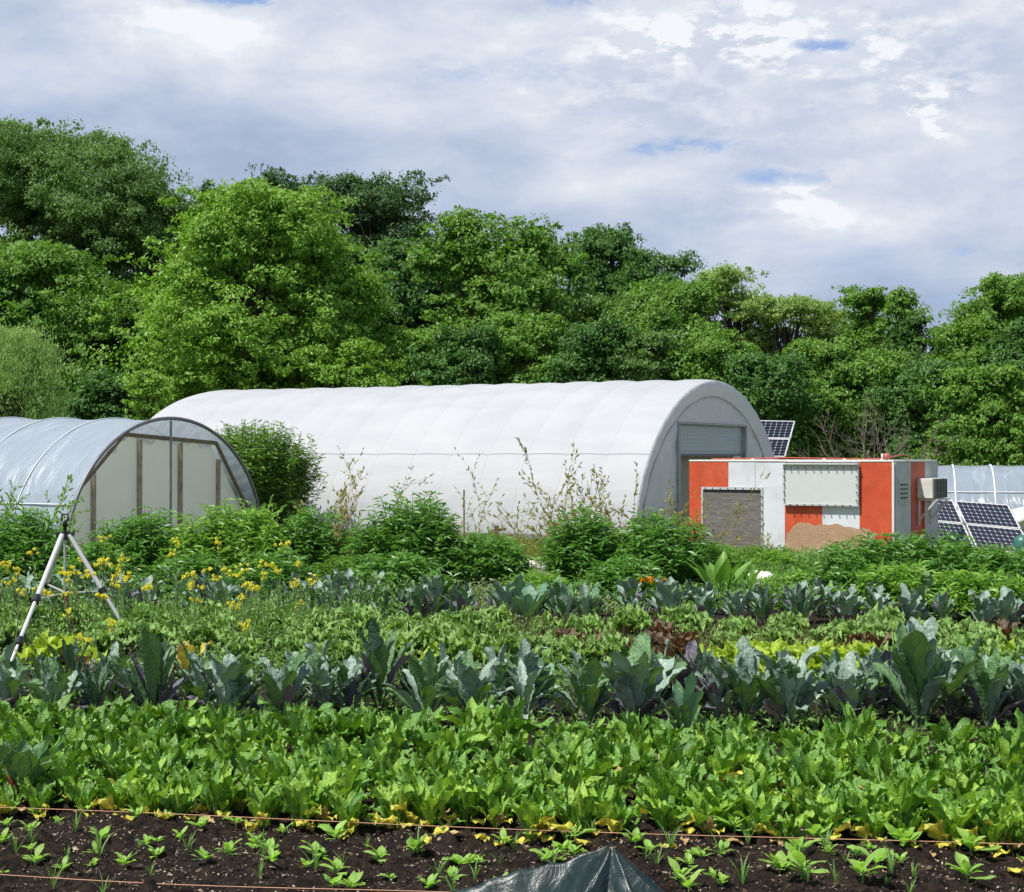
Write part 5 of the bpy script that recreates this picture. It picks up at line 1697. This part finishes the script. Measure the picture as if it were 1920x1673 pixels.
# the one with red stalks at the left
t = root('red_chard_plant', (G(45, 7.75), 7.75, 0.05), 'chard plant with red stalks among the green ones near the left edge', 'chard')
mb = MB(); st = MB()
for i in range(11):
    a = i * 2.4; L = 0.36 * rg1.uniform(0.85, 1.1)
    add_leaf(mb, a, 0.02, 0, 0, rg1.random(), L=L, W=L * 0.34, pet=0.36, nu=7, nv=11, ang0=rg1.uniform(0.1, 0.5), bend=rg1.uniform(0.2, 0.9), cup=0.3, ruf=0.12, rfreq=7, wide=0.5, ph=i, rg=rg1)
    ang = 0.32
    st.tube(np.array([[0.02 * math.cos(a), 0.02 * math.sin(a), 0], [0.085 * math.cos(a), 0.085 * math.sin(a), 0.2]]), 0.007, 6)
mb.build('foliage', M['kale_green'], t, True); st.build('stalks', M['petiole_red'], t, True)


# ------------------------------------------------------------------ kale
def kale_variant(rg, H=0.55, n=16, mats=('kale_blue', 'kale_green'), wr=(0.26, 0.38), label='', name='kale_plant', ruf=0.12, spread=0.55, lobe=0.10, bend=(0.2, 1.1),
                 cat='kale', mix=0.5, stem=0.14, purple=0.15, nu=9, nv=16):
    t = root(name, (0, 0, 0), label, cat)
    mb = MB()
    ms = [M[m] for m in mats] + [M['kale_purple']]
    for i in range(n):
        f = i / n                              # 0 outer (old), 1 inner
        L = H * rg.uniform(0.62, 1.0) * (0.85 + 0.15 * f)
        a = i * 2.399 + rg.uniform(-.3, .3)
        ang = (0.04 + spread * (1 - f) ** 1.0) * rg.uniform(0.6, 1.4)
        r = rg.random()
        mi = (2 if (r < purple and f < 0.5) else (0 if r < mix else 1))
        add_leaf(mb, a, 0.015, stem * f, mi, rg.random(), roll=rg.uniform(-.35, .35), L=L, W=L * rg.uniform(*wr) * 0.74, pet=rg.uniform(0.14, 0.24), nu=nu, nv=nv, ang0=ang,
                 bend=rg.uniform(*bend) * (1.1 - 0.5 * f), cup=rg.uniform(0.05, 0.5), ruf=ruf * rg.uniform(0.7, 1.3), rfreq=rg.uniform(6, 12), lobe=lobe,
                 tipx=0.62, wide=0.60, ph=rg.uniform(0, 6), rg=rg, pw=0.07, edge_noise=0.17)
    mb.build('foliage', ms, t, True)
    s = MB(); s.tube(np.array([[0, 0, -0.03], [0.004, 0, stem * 0.6], [0, 0.004, stem + 0.05]]), [0.017, 0.014, 0.010], 8)
    s.build('stem', M['kale_stem'], t, True)
    return t


rg2 = np.random.default_rng(88)
# the big front row of kale: each plant by its place under the photograph's columns
KP = [  # px, base depth, top py, kind, label
    (20, 10.9, 1255, 'blue', 'low blue-green kale cut by the left edge, behind the chard'),
    (105, 10.5, 1262, 'blue', 'low spreading kale near the left edge with grey-blue leaves'),
    (175, 10.6, 1258, 'dark', 'dark kale left of the tall blackish one'),
    (290, 10.4, 1195, 'dark', 'tall blackish-green kale with upright narrow leaves and purple lower leaves, left of centre'),
    (372, 10.9, 1232, 'green', 'kale right behind the tall blackish one, with a yellow old leaf beside it'),
    (430, 10.5, 1228, 'blue', 'pale blue-green kale with purple inner leaves, right of the blackish one'),
    (530, 10.5, 1238, 'green', 'kale with two broad dark upright leaves, left of the picture centre'),
    (605, 10.9, 1250, 'blue', 'grey-blue kale with ragged leaves behind the chard, left of the tall-stemmed one'),
    (655, 11.0, 1255, 'blue', 'small ragged grey-blue kale close to the tall-stemmed one'),
    (712, 11.2, 1190, 'dark', 'tall narrow kale standing up behind its neighbours, left of the picture centre'),
    (800, 10.6, 1228, 'green', 'broad kale with arching crinkled leaves just left of the picture centre'),
    (878, 10.5, 1238, 'green', 'kale with long pale midribs at the picture centre'),
    (985, 10.5, 1245, 'laci', 'drooping crinkled dark kale with a fountain of white midribs, right of the centre'),
    (1100, 10.5, 1240, 'green', 'kale with toothed leaves between the fountain-shaped and the broadest plants'),
    (1190, 10.5, 1205, 'broad', 'broadest kale, with wide pale leaves spread like a fan, right of the centre'),
    (1285, 9.95, 1290, 'young', 'young light green kale standing forward by the chard, under the broadest kale'),
    (1290, 11.1, 1228, 'purp', 'purplish kale behind the young light green one'),
    (1400, 10.6, 1225, 'green', 'kale with one big dark upright leaf, left of the cluster with striped leaves'),
    (1480, 10.5, 1225, 'blue', 'kale with upright striped pale leaves below the bright lettuces'),
    (1590, 10.5, 1250, 'blue', 'pale ragged kale with lobed leaves left of the tallest kale'),
    (1565, 11.2, 1235, 'young', 'light green kale behind the pale ragged one'),
    (1660, 11.2, 1235, 'purp', 'purplish kale close behind the left side of the tallest kale'),
    (1722, 10.5, 1168, 'tall', 'tallest kale of the row with a huge upright dark leaf, at the right'),
    (1790, 11.1, 1215, 'blue', 'pale blue kale right behind the tallest kale'),
    (1850, 10.5, 1215, 'green', 'tall kale with dark green leaves near the right edge'),
    (1912, 10.7, 1245, 'blue', 'ragged blue kale cut by the right edge'),
    (240, 11.3, 1250, 'blue', 'grey kale half hidden behind the tall blackish one'),
    (1015, 11.3, 1262, 'collard', 'smooth round-leaved plant behind the fountain-shaped kale'),
    (960, 11.4, 1255, 'green', 'low kale behind the centre plants, in their shade'),
    (1345, 10.7, 1258, 'purp', 'purple-leaved kale left of the one with a big dark leaf'),
]
KIND = {
    'blue': dict(mats=('kale_blue', 'kale_green'), mix=0.75, ruf=0.15, lobe=0.13, wr=(0.30, 0.44), bend=(0.3, 1.4), n=18),
    'green': dict(mats=('kale_blue', 'kale_green'), mix=0.35, ruf=0.10, lobe=0.07, wr=(0.27, 0.38), n=17),
    'dark': dict(mats=('kale_dark', 'kale_green'), mix=0.75, ruf=0.08, lobe=0.04, wr=(0.19, 0.28), purple=0.5, n=17, bend=(0.1, 0.8)),
    'laci': dict(mats=('kale_dark', 'kale_blue'), mix=0.6, ruf=0.10, lobe=0.03, wr=(0.17, 0.24), n=20, bend=(1.2, 2.2), spread=0.7),
    'broad': dict(mats=('kale_blue', 'kale_green'), mix=0.8, ruf=0.10, lobe=0.08, wr=(0.36, 0.46), n=20, spread=0.65),
    'young': dict(mats=('collard', 'kale_green'), mix=0.7, ruf=0.05, lobe=0.04, wr=(0.26, 0.34), n=10, purple=0.0, bend=(0.1, 0.6)),
    'purp': dict(mats=('kale_purple', 'kale_blue'), mix=0.6, ruf=0.16, lobe=0.13, wr=(0.32, 0.44), n=17, bend=(0.3, 1.4)),
    'tall': dict(mats=('kale_blue', 'kale_green'), mix=0.45, ruf=0.10, lobe=0.06, wr=(0.24, 0.34), n=20, spread=0.5, bend=(0.1, 0.9)),
    'collard': dict(mats=('collard', 'collard'), mix=0.7, ruf=0.04, lobe=0.0, wr=(0.5, 0.62), n=12, purple=0.0, bend=(0.4, 1.2)),
}
KG = 'kale plants in the big front row'
for px, Y, top, kind, lab in KP:
    Y = Y * 0.955
    H = ZY(top, Y) * 1.04
    v = kale_variant(rg2, H=H, label=lab, stem=0.1, **KIND[kind])
    v.location = (G(px, Y), Y, 0.03); v.rotation_euler = (0, 0, rg2.uniform(0, 6.28)); v['group'] = KG
t = root('yellow_leaf', (G(352, 11.2), 11.2, 0.05), 'yellow and orange withered leaves standing between two kale plants, left of centre', 'leaf')
for i in range(4):
    mb = MB(); add_leaf(mb, i * 1.7 - 1.5, 0.02, 0.12, 0, 0.5, L=0.32, W=0.13, pet=0.2, ang0=0.15 + 0.12 * i, bend=0.7, cup=0.3, ruf=0.14, rfreq=8, rg=rg2)
    mb.build('blade', M['yellowed' if i < 2 else 'withered'], t, True)

pool_f = [kale_variant(rg2, H=0.46, **KIND[k]) for k in ('blue', 'green', 'blue', 'dark')]
for i in range(26):
    px = -10 + i * 78 + rg2.uniform(-18, 18); Y = 10.75 - (px - 960) * 0.0004 + rg2.uniform(-.15, .15)
    plant(pool_f[rg2.integers(4)], G(px, Y), Y, 0.03, rg2.uniform(0, 6.28), 'grey-green kale plant half hidden behind the big front row of kale', 'kale plants half hidden behind the front row', rg2.uniform(0.7, 0.9))

# back row of blue kale and smooth collards
pool_b = [kale_variant(rg2, H=0.44, nu=7, nv=12, **KIND['blue']) for _ in range(4)]
pool_g = [kale_variant(rg2, H=0.44, nu=7, nv=12, **KIND['green']) for _ in range(2)]
pool_c = [kale_variant(rg2, H=0.40, nu=7, nv=12, name='collard_plant', cat='collard', **KIND['collard']) for _ in range(2)]
pool_d = [kale_variant(rg2, H=0.40, nu=7, nv=12, **KIND['dark']) for _ in range(1)]
for tt, jit in ((15.9, 0.0), (16.5, 0.1), (17.2, 0.2)):
    s = -0.51 * tt - 0.2
    while s < 0.24 * tt + 0.4:
        x, y = bed(s + rg2.normal() * 0.04, tt + rg2.normal() * 0.06)
        px = x / y * 3000 + 960
        r = rg2.random()
        if 330 < px < 520 or px < 130:
            pool = pool_c if r < 0.45 else pool_b
        elif 950 < px < 1180:
            pool = pool_c if r < 0.5 else pool_g
        else:
            pool = pool_b if r < 0.7 else (pool_g if r < 0.85 else pool_d)
        v = pool[rg2.integers(len(pool))]
        cl = pool is pool_c
        plant(v, x, y, 0.02, rg2.uniform(0, 6.28),
              'smooth round-leaved collard plant in the far row before the shrubs' if cl else 'blue-grey kale plant in the far row before the shrubs',
              'collard plants in the far row' if cl else 'kale plants in the far row', rg2.uniform(0.68, 1.0))
        s += rg2.uniform(0.27, 0.42)


# curly kale, lettuces, bronze mustard
def curly_variant(rg, H=0.30, n=16, mt='curly', name='curly_kale_plant', cat='kale', w=(0.45, 0.6), spread=0.75, ruf=0.32, frq=14, label='', nu=9, nv=12, frill=0.5):
    t = root(name, (0, 0, 0), label, cat)
    mb = MB()
    for i in range(n):
        f = i / n; L = H * rg.uniform(0.75, 1.1)
        add_leaf(mb, i * 2.399 + rg.uniform(-.3, .3), 0.01, 0.03 * f, 0, rg.random(), roll=rg.uniform(-.3, .3), L=L, W=L * rg.uniform(*w), pet=0.22, nu=nu, nv=nv,
                 ang0=(0.08 + spread * (1 - f)) * rg.uniform(0.7, 1.2), bend=rg.uniform(0.5, 1.5), cup=rg.uniform(0.1, 0.6), ruf=ruf, rfreq=rg.uniform(frq * 0.8, frq * 1.2),
                 tipx=0.6, wide=0.6, ph=rg.uniform(0, 6), rg=rg, pw=0.08, edge_noise=0.22, frill=frill)
    mb.build('foliage', M[mt], t, True)
    return t


pool = [curly_variant(rg2, H=rg2.uniform(0.24, 0.31), n=46, nu=9, nv=14, ruf=0.30, frill=1.1, w=(0.22, 0.36)) for _ in range(5)]
for tt in (12.7, 13.3, 13.9, 14.5, 15.1):
    s = -0.51 * tt - 0.2
    while s < 0.24 * tt + 0.3:
        x, y = bed(s + rg2.normal() * 0.05, tt + rg2.normal() * 0.08)
        px = x / y * 3000 + 960
        skip = (px < 560 and rg2.random() < 0.30) or rg2.random() < 0.12 or (1290 < px < 1580 and tt < 13.5) or (1180 < px < 1290 and tt < 14)
        if not skip:
            plant(pool[rg2.integers(5)], x, y, 0.02, rg2.uniform(0, 6.28), 'light green curly kale plant in the middle beds', 'curly kale plants in the middle beds', rg2.uniform(0.75, 1.1))
        s += rg2.uniform(0.33, 0.5)
pl = [curly_variant(rg2, H=0.24, n=20, mt='lettuce', name='lettuce_plant', cat='lettuce', w=(0.6, 0.85), spread=1.0, ruf=0.22, frq=9) for _ in range(3)]
for px, Y, sc_, lab, g in ([(105, 12.9, 1.25, 'yellow-green lettuce at the foot of the tripod, near its left leg', None), (165, 12.7, 0.8, 'small yellow-green lettuce right of the bigger one under the tripod', None)] +
                        [(p, 12.5 + 0.35 * (i % 2), 1.0, 'yellow-green lettuce in the bright patch behind the purplish kale', 'lettuces in the bright patch') for i, p in enumerate((1352, 1385, 1420, 1452, 1485, 1520, 1555, 1610))] +
                        [(p, 12.9, 0.95, 'yellow-green lettuce behind the kale at the right edge', 'lettuces at the right edge') for p in (1868, 1905, 1835)] +
                        [(p, 13.0, 0.85, 'yellow-green lettuce behind the arching kale near the centre', 'lettuces near the centre') for p in (825, 870, 905)]):
    plant(pl[rg2.integers(3)], G(px, Y), Y, 0.02, rg2.uniform(0, 6.28), lab, g, sc_)
pb = [curly_variant(rg2, H=0.25, n=17, mt='bronze', name='bronze_mustard_plant', cat='mustard greens', w=(0.2, 0.35), spread=0.8, ruf=0.3, frq=14) for _ in range(2)]
for px, Y, lab, g in ([(145, 12.2, 'small dark red mustard plant under the yellow-green lettuce by the tripod', None)] +
                   [(p, Y_, 'bronze-red mustard plant in the reddish patch left of the bright lettuces', 'bronze mustard plants in the reddish patch') for p, Y_ in
                    ((1190, 13.2), (1225, 13.6), (1262, 13.2), (1290, 13.9), (1240, 14.3), (1075, 13.6), (1040, 14.0), (1110, 13.2))] +
                   [(p, Y_, 'bronze-red mustard plant in the straggly patch right of the bright lettuces', 'bronze mustard plants at the right') for p, Y_ in ((1590, 13.7), (1640, 13.4), (1830, 13.9), (1880, 14.2), (1560, 14.2))]):
    plant(pb[rg2.integers(2)], G(px, Y), Y, 0.02, rg2.uniform(0, 6.28), lab, g, rg2.uniform(0.8, 1.15))


# ------------------------------------------------------------------ broad-leaved clumps and lilies
def clump(px, Y, H, n, label, name='broad_leaf_plant', w=(0.2, 0.28), bend=(0.1, 0.8), spread=0.45, mt='broad', cat='plant'):
    t = root(name, (G(px, Y), Y, 0), label, cat)
    mb = MB()
    for i in range(n):
        L = H * rg2.uniform(0.65, 1.05)
        add_leaf(mb, i * 2.4, 0.03, 0, 0, rg2.random(), L=L, W=L * rg2.uniform(*w), pet=0.2, nu=7, nv=12, ang0=rg2.uniform(0.05, spread), bend=rg2.uniform(*bend), cup=0.35, ruf=0.06, rfreq=6, wide=0.5, ph=i, rg=rg2)
    mb.build('foliage', M[mt], t, True)
    return t


clump(1352, 18.2, 0.66, 12, 'clump of tall upright broad leaves right of the orange lilies')
clump(1395, 18.6, 0.50, 10, 'shorter broad-leaved clump beside the tall upright one')
clump(1632, 17.4, 0.62, 11, 'clump of long upright leaves before the broad dark shrubs')
clump(1555, 17.6, 0.50, 12, 'spreading light green clump with pointed leaves, left of the long upright one', bend=(0.5, 1.4), spread=0.8)
clump(1455, 17.9, 0.42, 10, 'low pointed-leaf clump between the two upright clumps', bend=(0.5, 1.4), spread=0.9)
for px, Y, lab, k in ((1290, 17.9, 'strap-leaved lily clump at the right of the orange flowers', 0), (1240, 17.8, 'lily clump with orange flowers in the middle of the border', 3), (1215, 18.0, 'lily clump with a single low orange flower, left of the other', 2)):
    c_ = clump(px, Y, 0.42, 26, lab, name='lily_plant', w=(0.07, 0.1), bend=(0.8, 1.9), spread=0.8, mt='broad', cat='lily')
    for j in range(k):
        f = MB(); c = np.array([rg2.uniform(-.12, .12), rg2.uniform(-.12, 0), 0.33 + rg2.uniform(-.05, .06)])
        n = 14; P = c + rdir(n) * 0.028; leaf_cloud(f, P, norm(P - c), norm(rg2.normal(size=(n, 3))), 0.055, 0.026)
        f.build('flower', M['flower_o'], c_)

# ------------------------------------------------------------------ flowering mustard
FL = [(570, 925), (190, 990), (980, 955), (1225, 955), (1595, 955), (965, 1005), (50, 1070), (100, 1115), (450, 1050), (575, 1055), (680, 1045), (350, 1120), (385, 1100), (435, 1120),
      (500, 1130), (650, 1090), (650, 1125), (385, 1150), (710, 1140), (645, 1185), (45, 1175), (1075, 1120), (1160, 1100), (1280, 1110), (1335, 1135), (1375, 1105), (1485, 1075),
      (1560, 1105), (1675, 1075), (1470, 1135), (1210, 1150), (1070, 1195), (1155, 1190), (1410, 1190), (1740, 1165), (1655, 1185), (1345, 1255), (1305, 1310), (1085, 1280), (830, 1215),
      (565, 1240), (360, 1235), (280, 1235), (235, 1215), (120, 1225), (375, 1335), (640, 1410), (465, 1480), (1365, 1410), (550, 1065), (595, 1050), (1430, 1200), (1395, 1180), (5, 1080)]
FLP = [(x / 2.9875, 700 + y / 2.9875) for x, y in FL] + [(550, 1093), (560, 1130)]
# gather heads into plants
rg3 = np.random.default_rng(99)
left = list(range(len(FLP))); plants = []
while left:
    i = left.pop(0); g = [i]
    for j in list(left):
        if abs(FLP[j][0] - FLP[i][0]) < 26 and abs(FLP[j][1] - FLP[i][1]) < 60 and len(g) < 3:
            g.append(j); left.remove(j)
    plants.append(g)
pn = 0
for g in plants:
    px = sum(FLP[i][0] for i in g) / len(g); py = min(FLP[i][1] for i in g)
    Y = float(np.clip(12.9 + (1200 - py) / 200 * 3.0, 12.4, 16.2)) + rg3.uniform(-.4, .4)
    bx = G(px, Y)
    t = root('flowering_mustard_plant', (bx, Y, 0), 'thin-stemmed mustard plant topped with yellow flowers, rising above the beds near the tripod', 'flower', 'yellow flowering mustard plants')
    st = MB(); lf = MB()
    jx = rg3.uniform(-.1, .1); jy = rg3.uniform(-.1, .1)
    for i in g:
        fx, fy = FLP[i]
        e = np.array([(fx - 960) / 3000 * Y - bx, rg3.uniform(-.05, .05), ZY(fy, Y)])
        b = np.array([jx, jy, 0])
        pts = np.array([b, b * 0.6 + e * 0.4 * np.array([0.6, 1, 1]), b * 0.2 + e * 0.8 * np.array([0.9, 1, 1]), e])
        st.tube(pts, [0.007, 0.006, 0.004, 0.003], 6, cap=False)
        # leaves and pods on the stem
        m = int(26 * e[2]); k = rg3.uniform(0.08, 0.93, m)
        q = np.stack([np.interp(k, [0, .4, .8, 1], pts[:, a]) for a in range(3)], 1)
        al = rg3.uniform(0, 6.28, m); od = norm(np.stack([np.cos(al), np.sin(al), rg3.uniform(0.1, 0.9, m)], 1))
        ln = rg3.uniform(0.03, 0.10, m) * (1.15 - k * 0.6)
        leaf_cloud(lf, q + od * ln[:, None] * 0.5, od, norm(rg3.normal(size=(m, 3)) + np.array([0, 0, 1])), ln, ln * rg3.choice([0.10, 0.32], m), 0, rg3.random(m))
        f = MB(); r = rg3.uniform(0.036, 0.056)
        ns_ = 6; cen = e + rg3.normal(size=(ns_, 3)) * r * np.array([0.62, 0.62, 0.5])
        n = 110; ci = rg3.integers(0, ns_, n); dd = rdir(n)
        P = cen[ci] + dd * r * 0.30
        leaf_cloud(f, P, norm(dd + rg3.normal(size=(n, 3)) * 0.6), norm(dd + rg3.normal(size=(n, 3)) * 0.5 + np.array([0, 0, .6])), r * 0.42, r * 0.34)
        f.build('flower_head', M['flower_y'], t)
    st.build('stem', M['green_stem'], t, True); lf.build('leaves', M['lf_sage'], t)


# ------------------------------------------------------------------ seedlings
def seedling(rg, label, grp):
    t = root('seedling', (0, 0, 0), label, 'seedling', grp)
    H = rg.uniform(0.022, 0.05)
    st = MB(); st.tube(np.array([[0, 0, -0.01], [rg.uniform(-.006, .006), 0, H * 0.6], [0, 0, H]]), [0.0032, 0.0028, 0.002], 6); st.build('stem', M['green_stem'], t, True)
    n = int(rg.integers(7, 12))
    for i in range(n):
        mb = MB(); L = rg.uniform(0.045, 0.095) * (1 if i < n - 2 else 0.55)
        add_leaf(mb, i * 2.2 + rg.uniform(-.3, .3), 0.001, H * (0.45 + 0.55 * i / n), 0, rg.random(), L=L, W=L * rg.uniform(0.36, 0.52), pet=0.12, nu=5, nv=8,
                 ang0=rg.uniform(0.95, 1.4) - 0.07 * i, bend=rg.uniform(0.1, 0.9), cup=rg.uniform(-0.1, 0.4), ruf=0.07, rfreq=4, wide=0.45, ph=i, rg=rg)
        mb.build('leaf', M['seedling'], t, True)
    return t


def grasslet(rg):
    t = root('grass_seedling', (0, 0, 0), 'tiny thin grass-like seedling on the dark soil', 'seedling', 'tiny grass-like seedlings')
    lb = MB()
    n = int(rg.integers(5, 10))
    for i in range(n):
        a = rg.uniform(0, 6.28); L = rg.uniform(0.05, 0.13)
        P, uv = leaf_patch(L=L, W=0.006, pet=0, nu=3, nv=7, ang0=rg.uniform(0, .5), bend=rg.uniform(.2, 1.4), cup=0.2, ruf=0, wide=0.4)
        lb.grid(rotz(P, a), 0, rg.random())
    lb.build('blades', M['lf_weed'], t)
    return t


SL = []
for (x, y) in [(180, 1290), (295, 1345), (40, 1360), (150, 1410), (440, 1305), (690, 1350), (835, 1335), (1010, 1360), (1190, 1345), (1430, 1380), (515, 1440), (910, 1430), (1285, 1430),
               (180, 1545), (625, 1560), (790, 1500), (1150, 1520), (1585, 1500), (1025, 1570), (1370, 1592), (1700, 1580), (1690, 1420)]:
    SL.append((x / 2.686, 1050 + y / 2.686))
for (x, y) in [(185, 1355), (450, 1340), (530, 1360), (370, 1460), (195, 1520), (50, 1620), (690, 1510), (555, 1600), (815, 1440), (970, 1405), (1180, 1430), (1110, 1465), (1030, 1545), (1310, 1365),
               (1550, 1490), (1500, 1345), (1620, 1380), (1710, 1620), (1480, 1470), (600, 1500)]:
    SL.append((640 + x / 2.686, 1050 + y / 2.686))
for (x, y) in [(90, 1510), (260, 1410), (190, 1490), (490, 1620), (660, 1440), (575, 1520), (970, 1580), (1080, 1460), (1450, 1500), (1430, 1640), (900, 1660), (30, 1650), (1130, 1400), (1110, 1480), (600, 1660)]:
    SL.append((1280 + x / 2.686, 1050 + y / 2.686))
sv = [seedling(rg3, '', '') for _ in range(7)]
for px, py in SL:
    Y = (EYE - 0.05) * 3000 / (py - 855); x = G(px, Y)
    big = px > 1250
    sc_ = rg3.uniform(0.85, 1.2) * (1.25 if big else (0.8 if px < 600 else 1.0))
    plant(sv[rg3.integers(7)], x, Y, float(soil_h(x, Y)) - 0.002, rg3.uniform(0, 6.28),
          'larger broad-leaved seedling in the dark soil right of the tarpaulin peak' if big else 'small broad-leaved seedling in the dark soil left of the tarpaulin',
          'larger seedlings right of the tarpaulin' if big else 'small seedlings left of the tarpaulin', sc_)
gv = [grasslet(rg3) for _ in range(5)]
for i in range(34):
    Y = rg3.uniform(6.2, 7.0); x = rg3.uniform(-0.33, 0.33) * Y; big = x > 0.65
    plant(sv[rg3.integers(7)], x, Y, float(soil_h(x, Y)) - 0.002, rg3.uniform(0, 6.28),
          'larger broad-leaved seedling in the dark soil right of the tarpaulin peak' if big else 'small broad-leaved seedling in the dark soil left of the tarpaulin',
          'larger seedlings right of the tarpaulin' if big else 'small seedlings left of the tarpaulin', rg3.uniform(0.45, 0.8))
for i in range(46):
    Y = rg3.uniform(6.1, 7.1); x = rg3.uniform(-0.33, 0.33) * Y
    plant(gv[rg3.integers(5)], x, Y, float(soil_h(x, Y)), rg3.uniform(0, 6.28), 'tiny thin grass-like seedling on the dark soil', 'tiny grass-like seedlings', rg3.uniform(0.6, 1.3))
# withered leaves lying on the soil
wv = []
for i in range(5):
    mb = MB(); L = 0.10
    P, uv = leaf_patch(L=L, W=0.05, pet=0.1, nu=7, nv=9, ang0=1.2, bend=rg3.uniform(.3, .9), cup=rg3.uniform(-.5, .7), ruf=0.2, rfreq=5, rg=rg3, ph=i)
    mb.grid(P, 0, rg3.random(), uv)
    o = mb.build('fallen_leaf', M['withered'] if i % 2 else M['yellowed'], None, True)
    o['label'] = 'withered leaf lying on the dark soil along the chard row'; o['category'] = 'leaf'; o['group'] = 'withered leaves on the soil'
    wv.append(o)
for i in range(34):
    s = rg3.uniform(-2.6, 2.6); x, y = bed(s, rg3.uniform(6.92, 7.12) if i < 28 else rg3.uniform(6.6, 7.3))
    o = wv[i % 5] if i < 5 else wv[rg3.integers(5)].copy()
    if i >= 5: C.objects.link(o)
    o.location = (x, y, float(soil_h(x, y)) + 0.008); o.rotation_euler = (0, 0, rg3.uniform(0, 6.28)); o.scale = (rg3.uniform(.6, 1.3),) * 3


# ------------------------------------------------------------------ ground cover
def cover(name, n, xr, tr, hz, L, W, mt, label, seed, upright=0.6, clumpy=0.0):
    rg = np.random.default_rng(seed)
    s = rg.uniform(*xr, n); t_ = rg.uniform(*tr, n)
    if clumpy:
        cs = rg.uniform(*xr, 220); ct = rg.uniform(*tr, 220); k = rg.integers(0, 220, n); g = rg.random(n) < clumpy
        s = np.where(g, cs[k] + rg.normal(size=n) * 0.16, s); t_ = np.where(g, ct[k] + rg.normal(size=n) * 0.16, t_)
    x = s * BDIR[0] + t_ * NDIR[0]; y = s * BDIR[1] + t_ * NDIR[1]
    hh = hz * (0.7 + 0.3 * np.sin(s * 2.1 + t_ * 1.3) * np.sin(t_ * 2.7)) * rg.uniform(0.5, 1.2, n)
    z = rg.random(n) * hh
    d = rg.normal(size=(n, 3)); d[:, 2] = np.abs(d[:, 2]) * upright * 2
    ln = L * rg.uniform(0.5, 1.3, n)
    mb = MB()
    leaf_cloud(mb, np.stack([x, y, z + 0.02], 1), d, norm(rg.normal(size=(n, 3)) * 0.7 + np.array([0, 0, 1])), ln, ln * W / L, 0, rg.random(n))
    o = mb.build(name, M[mt]); tag(o, label, 'ground cover', kind='stuff')
    return o


cover('weedy_greens', 70000, (-9, 5), (11.8, 15.9), 0.20, 0.035, 0.013, 'lf_weed', 'mixed low green weeds and herbs between the middle rows', 1, clumpy=0.7)
cover('straggly_weeds', 18000, (-8.5, -3.6), (13.9, 17.5), 0.45, 0.06, 0.022, 'lf_weed', 'tall straggly green weeds around the tripod and mustard flowers', 2, 1.2, clumpy=0.85)
cover('dry_stalks', 6500, (-2.5, 4.0), (12.6, 15.5), 0.34, 0.09, 0.005, 'lf_bronze', 'brownish seedy stalks between the curly kale', 3, 2.0, clumpy=0.9)
cover('sage_border', 36000, (-9.8, -1.0), (17.6, 18.6), 0.30, 0.055, 0.018, 'lf_sage', 'grey-green herb border just before the shrubs', 4, clumpy=0.6)
cover('weedy_border', 46000, (-2.2, 5.2), (17.8, 20.5), 0.34, 0.075, 0.022, 'lf_weed', 'weedy green border before the shrubs at the right', 5, clumpy=0.5)
cover('meadow_grass', 120000, (-15, 7), (19.5, 33.5), 0.17, 0.13, 0.010, 'lf_grass', 'rough meadow grass between the shrubs and the tunnels', 6, 1.6)
cover('tall_weeds', 42000, (-1.5, 3.5), (20.5, 25.5), 0.40, 0.09, 0.022, 'lf_weed', 'tall mixed weeds before the shelter', 7, 1.0, clumpy=0.7)
cover('bed_weeds', 13000, (-6.4, 3.0), (9.5, 12.6), 0.16, 0.05, 0.02, 'lf_weed', 'low weeds under the big kale', 8, clumpy=0.5)
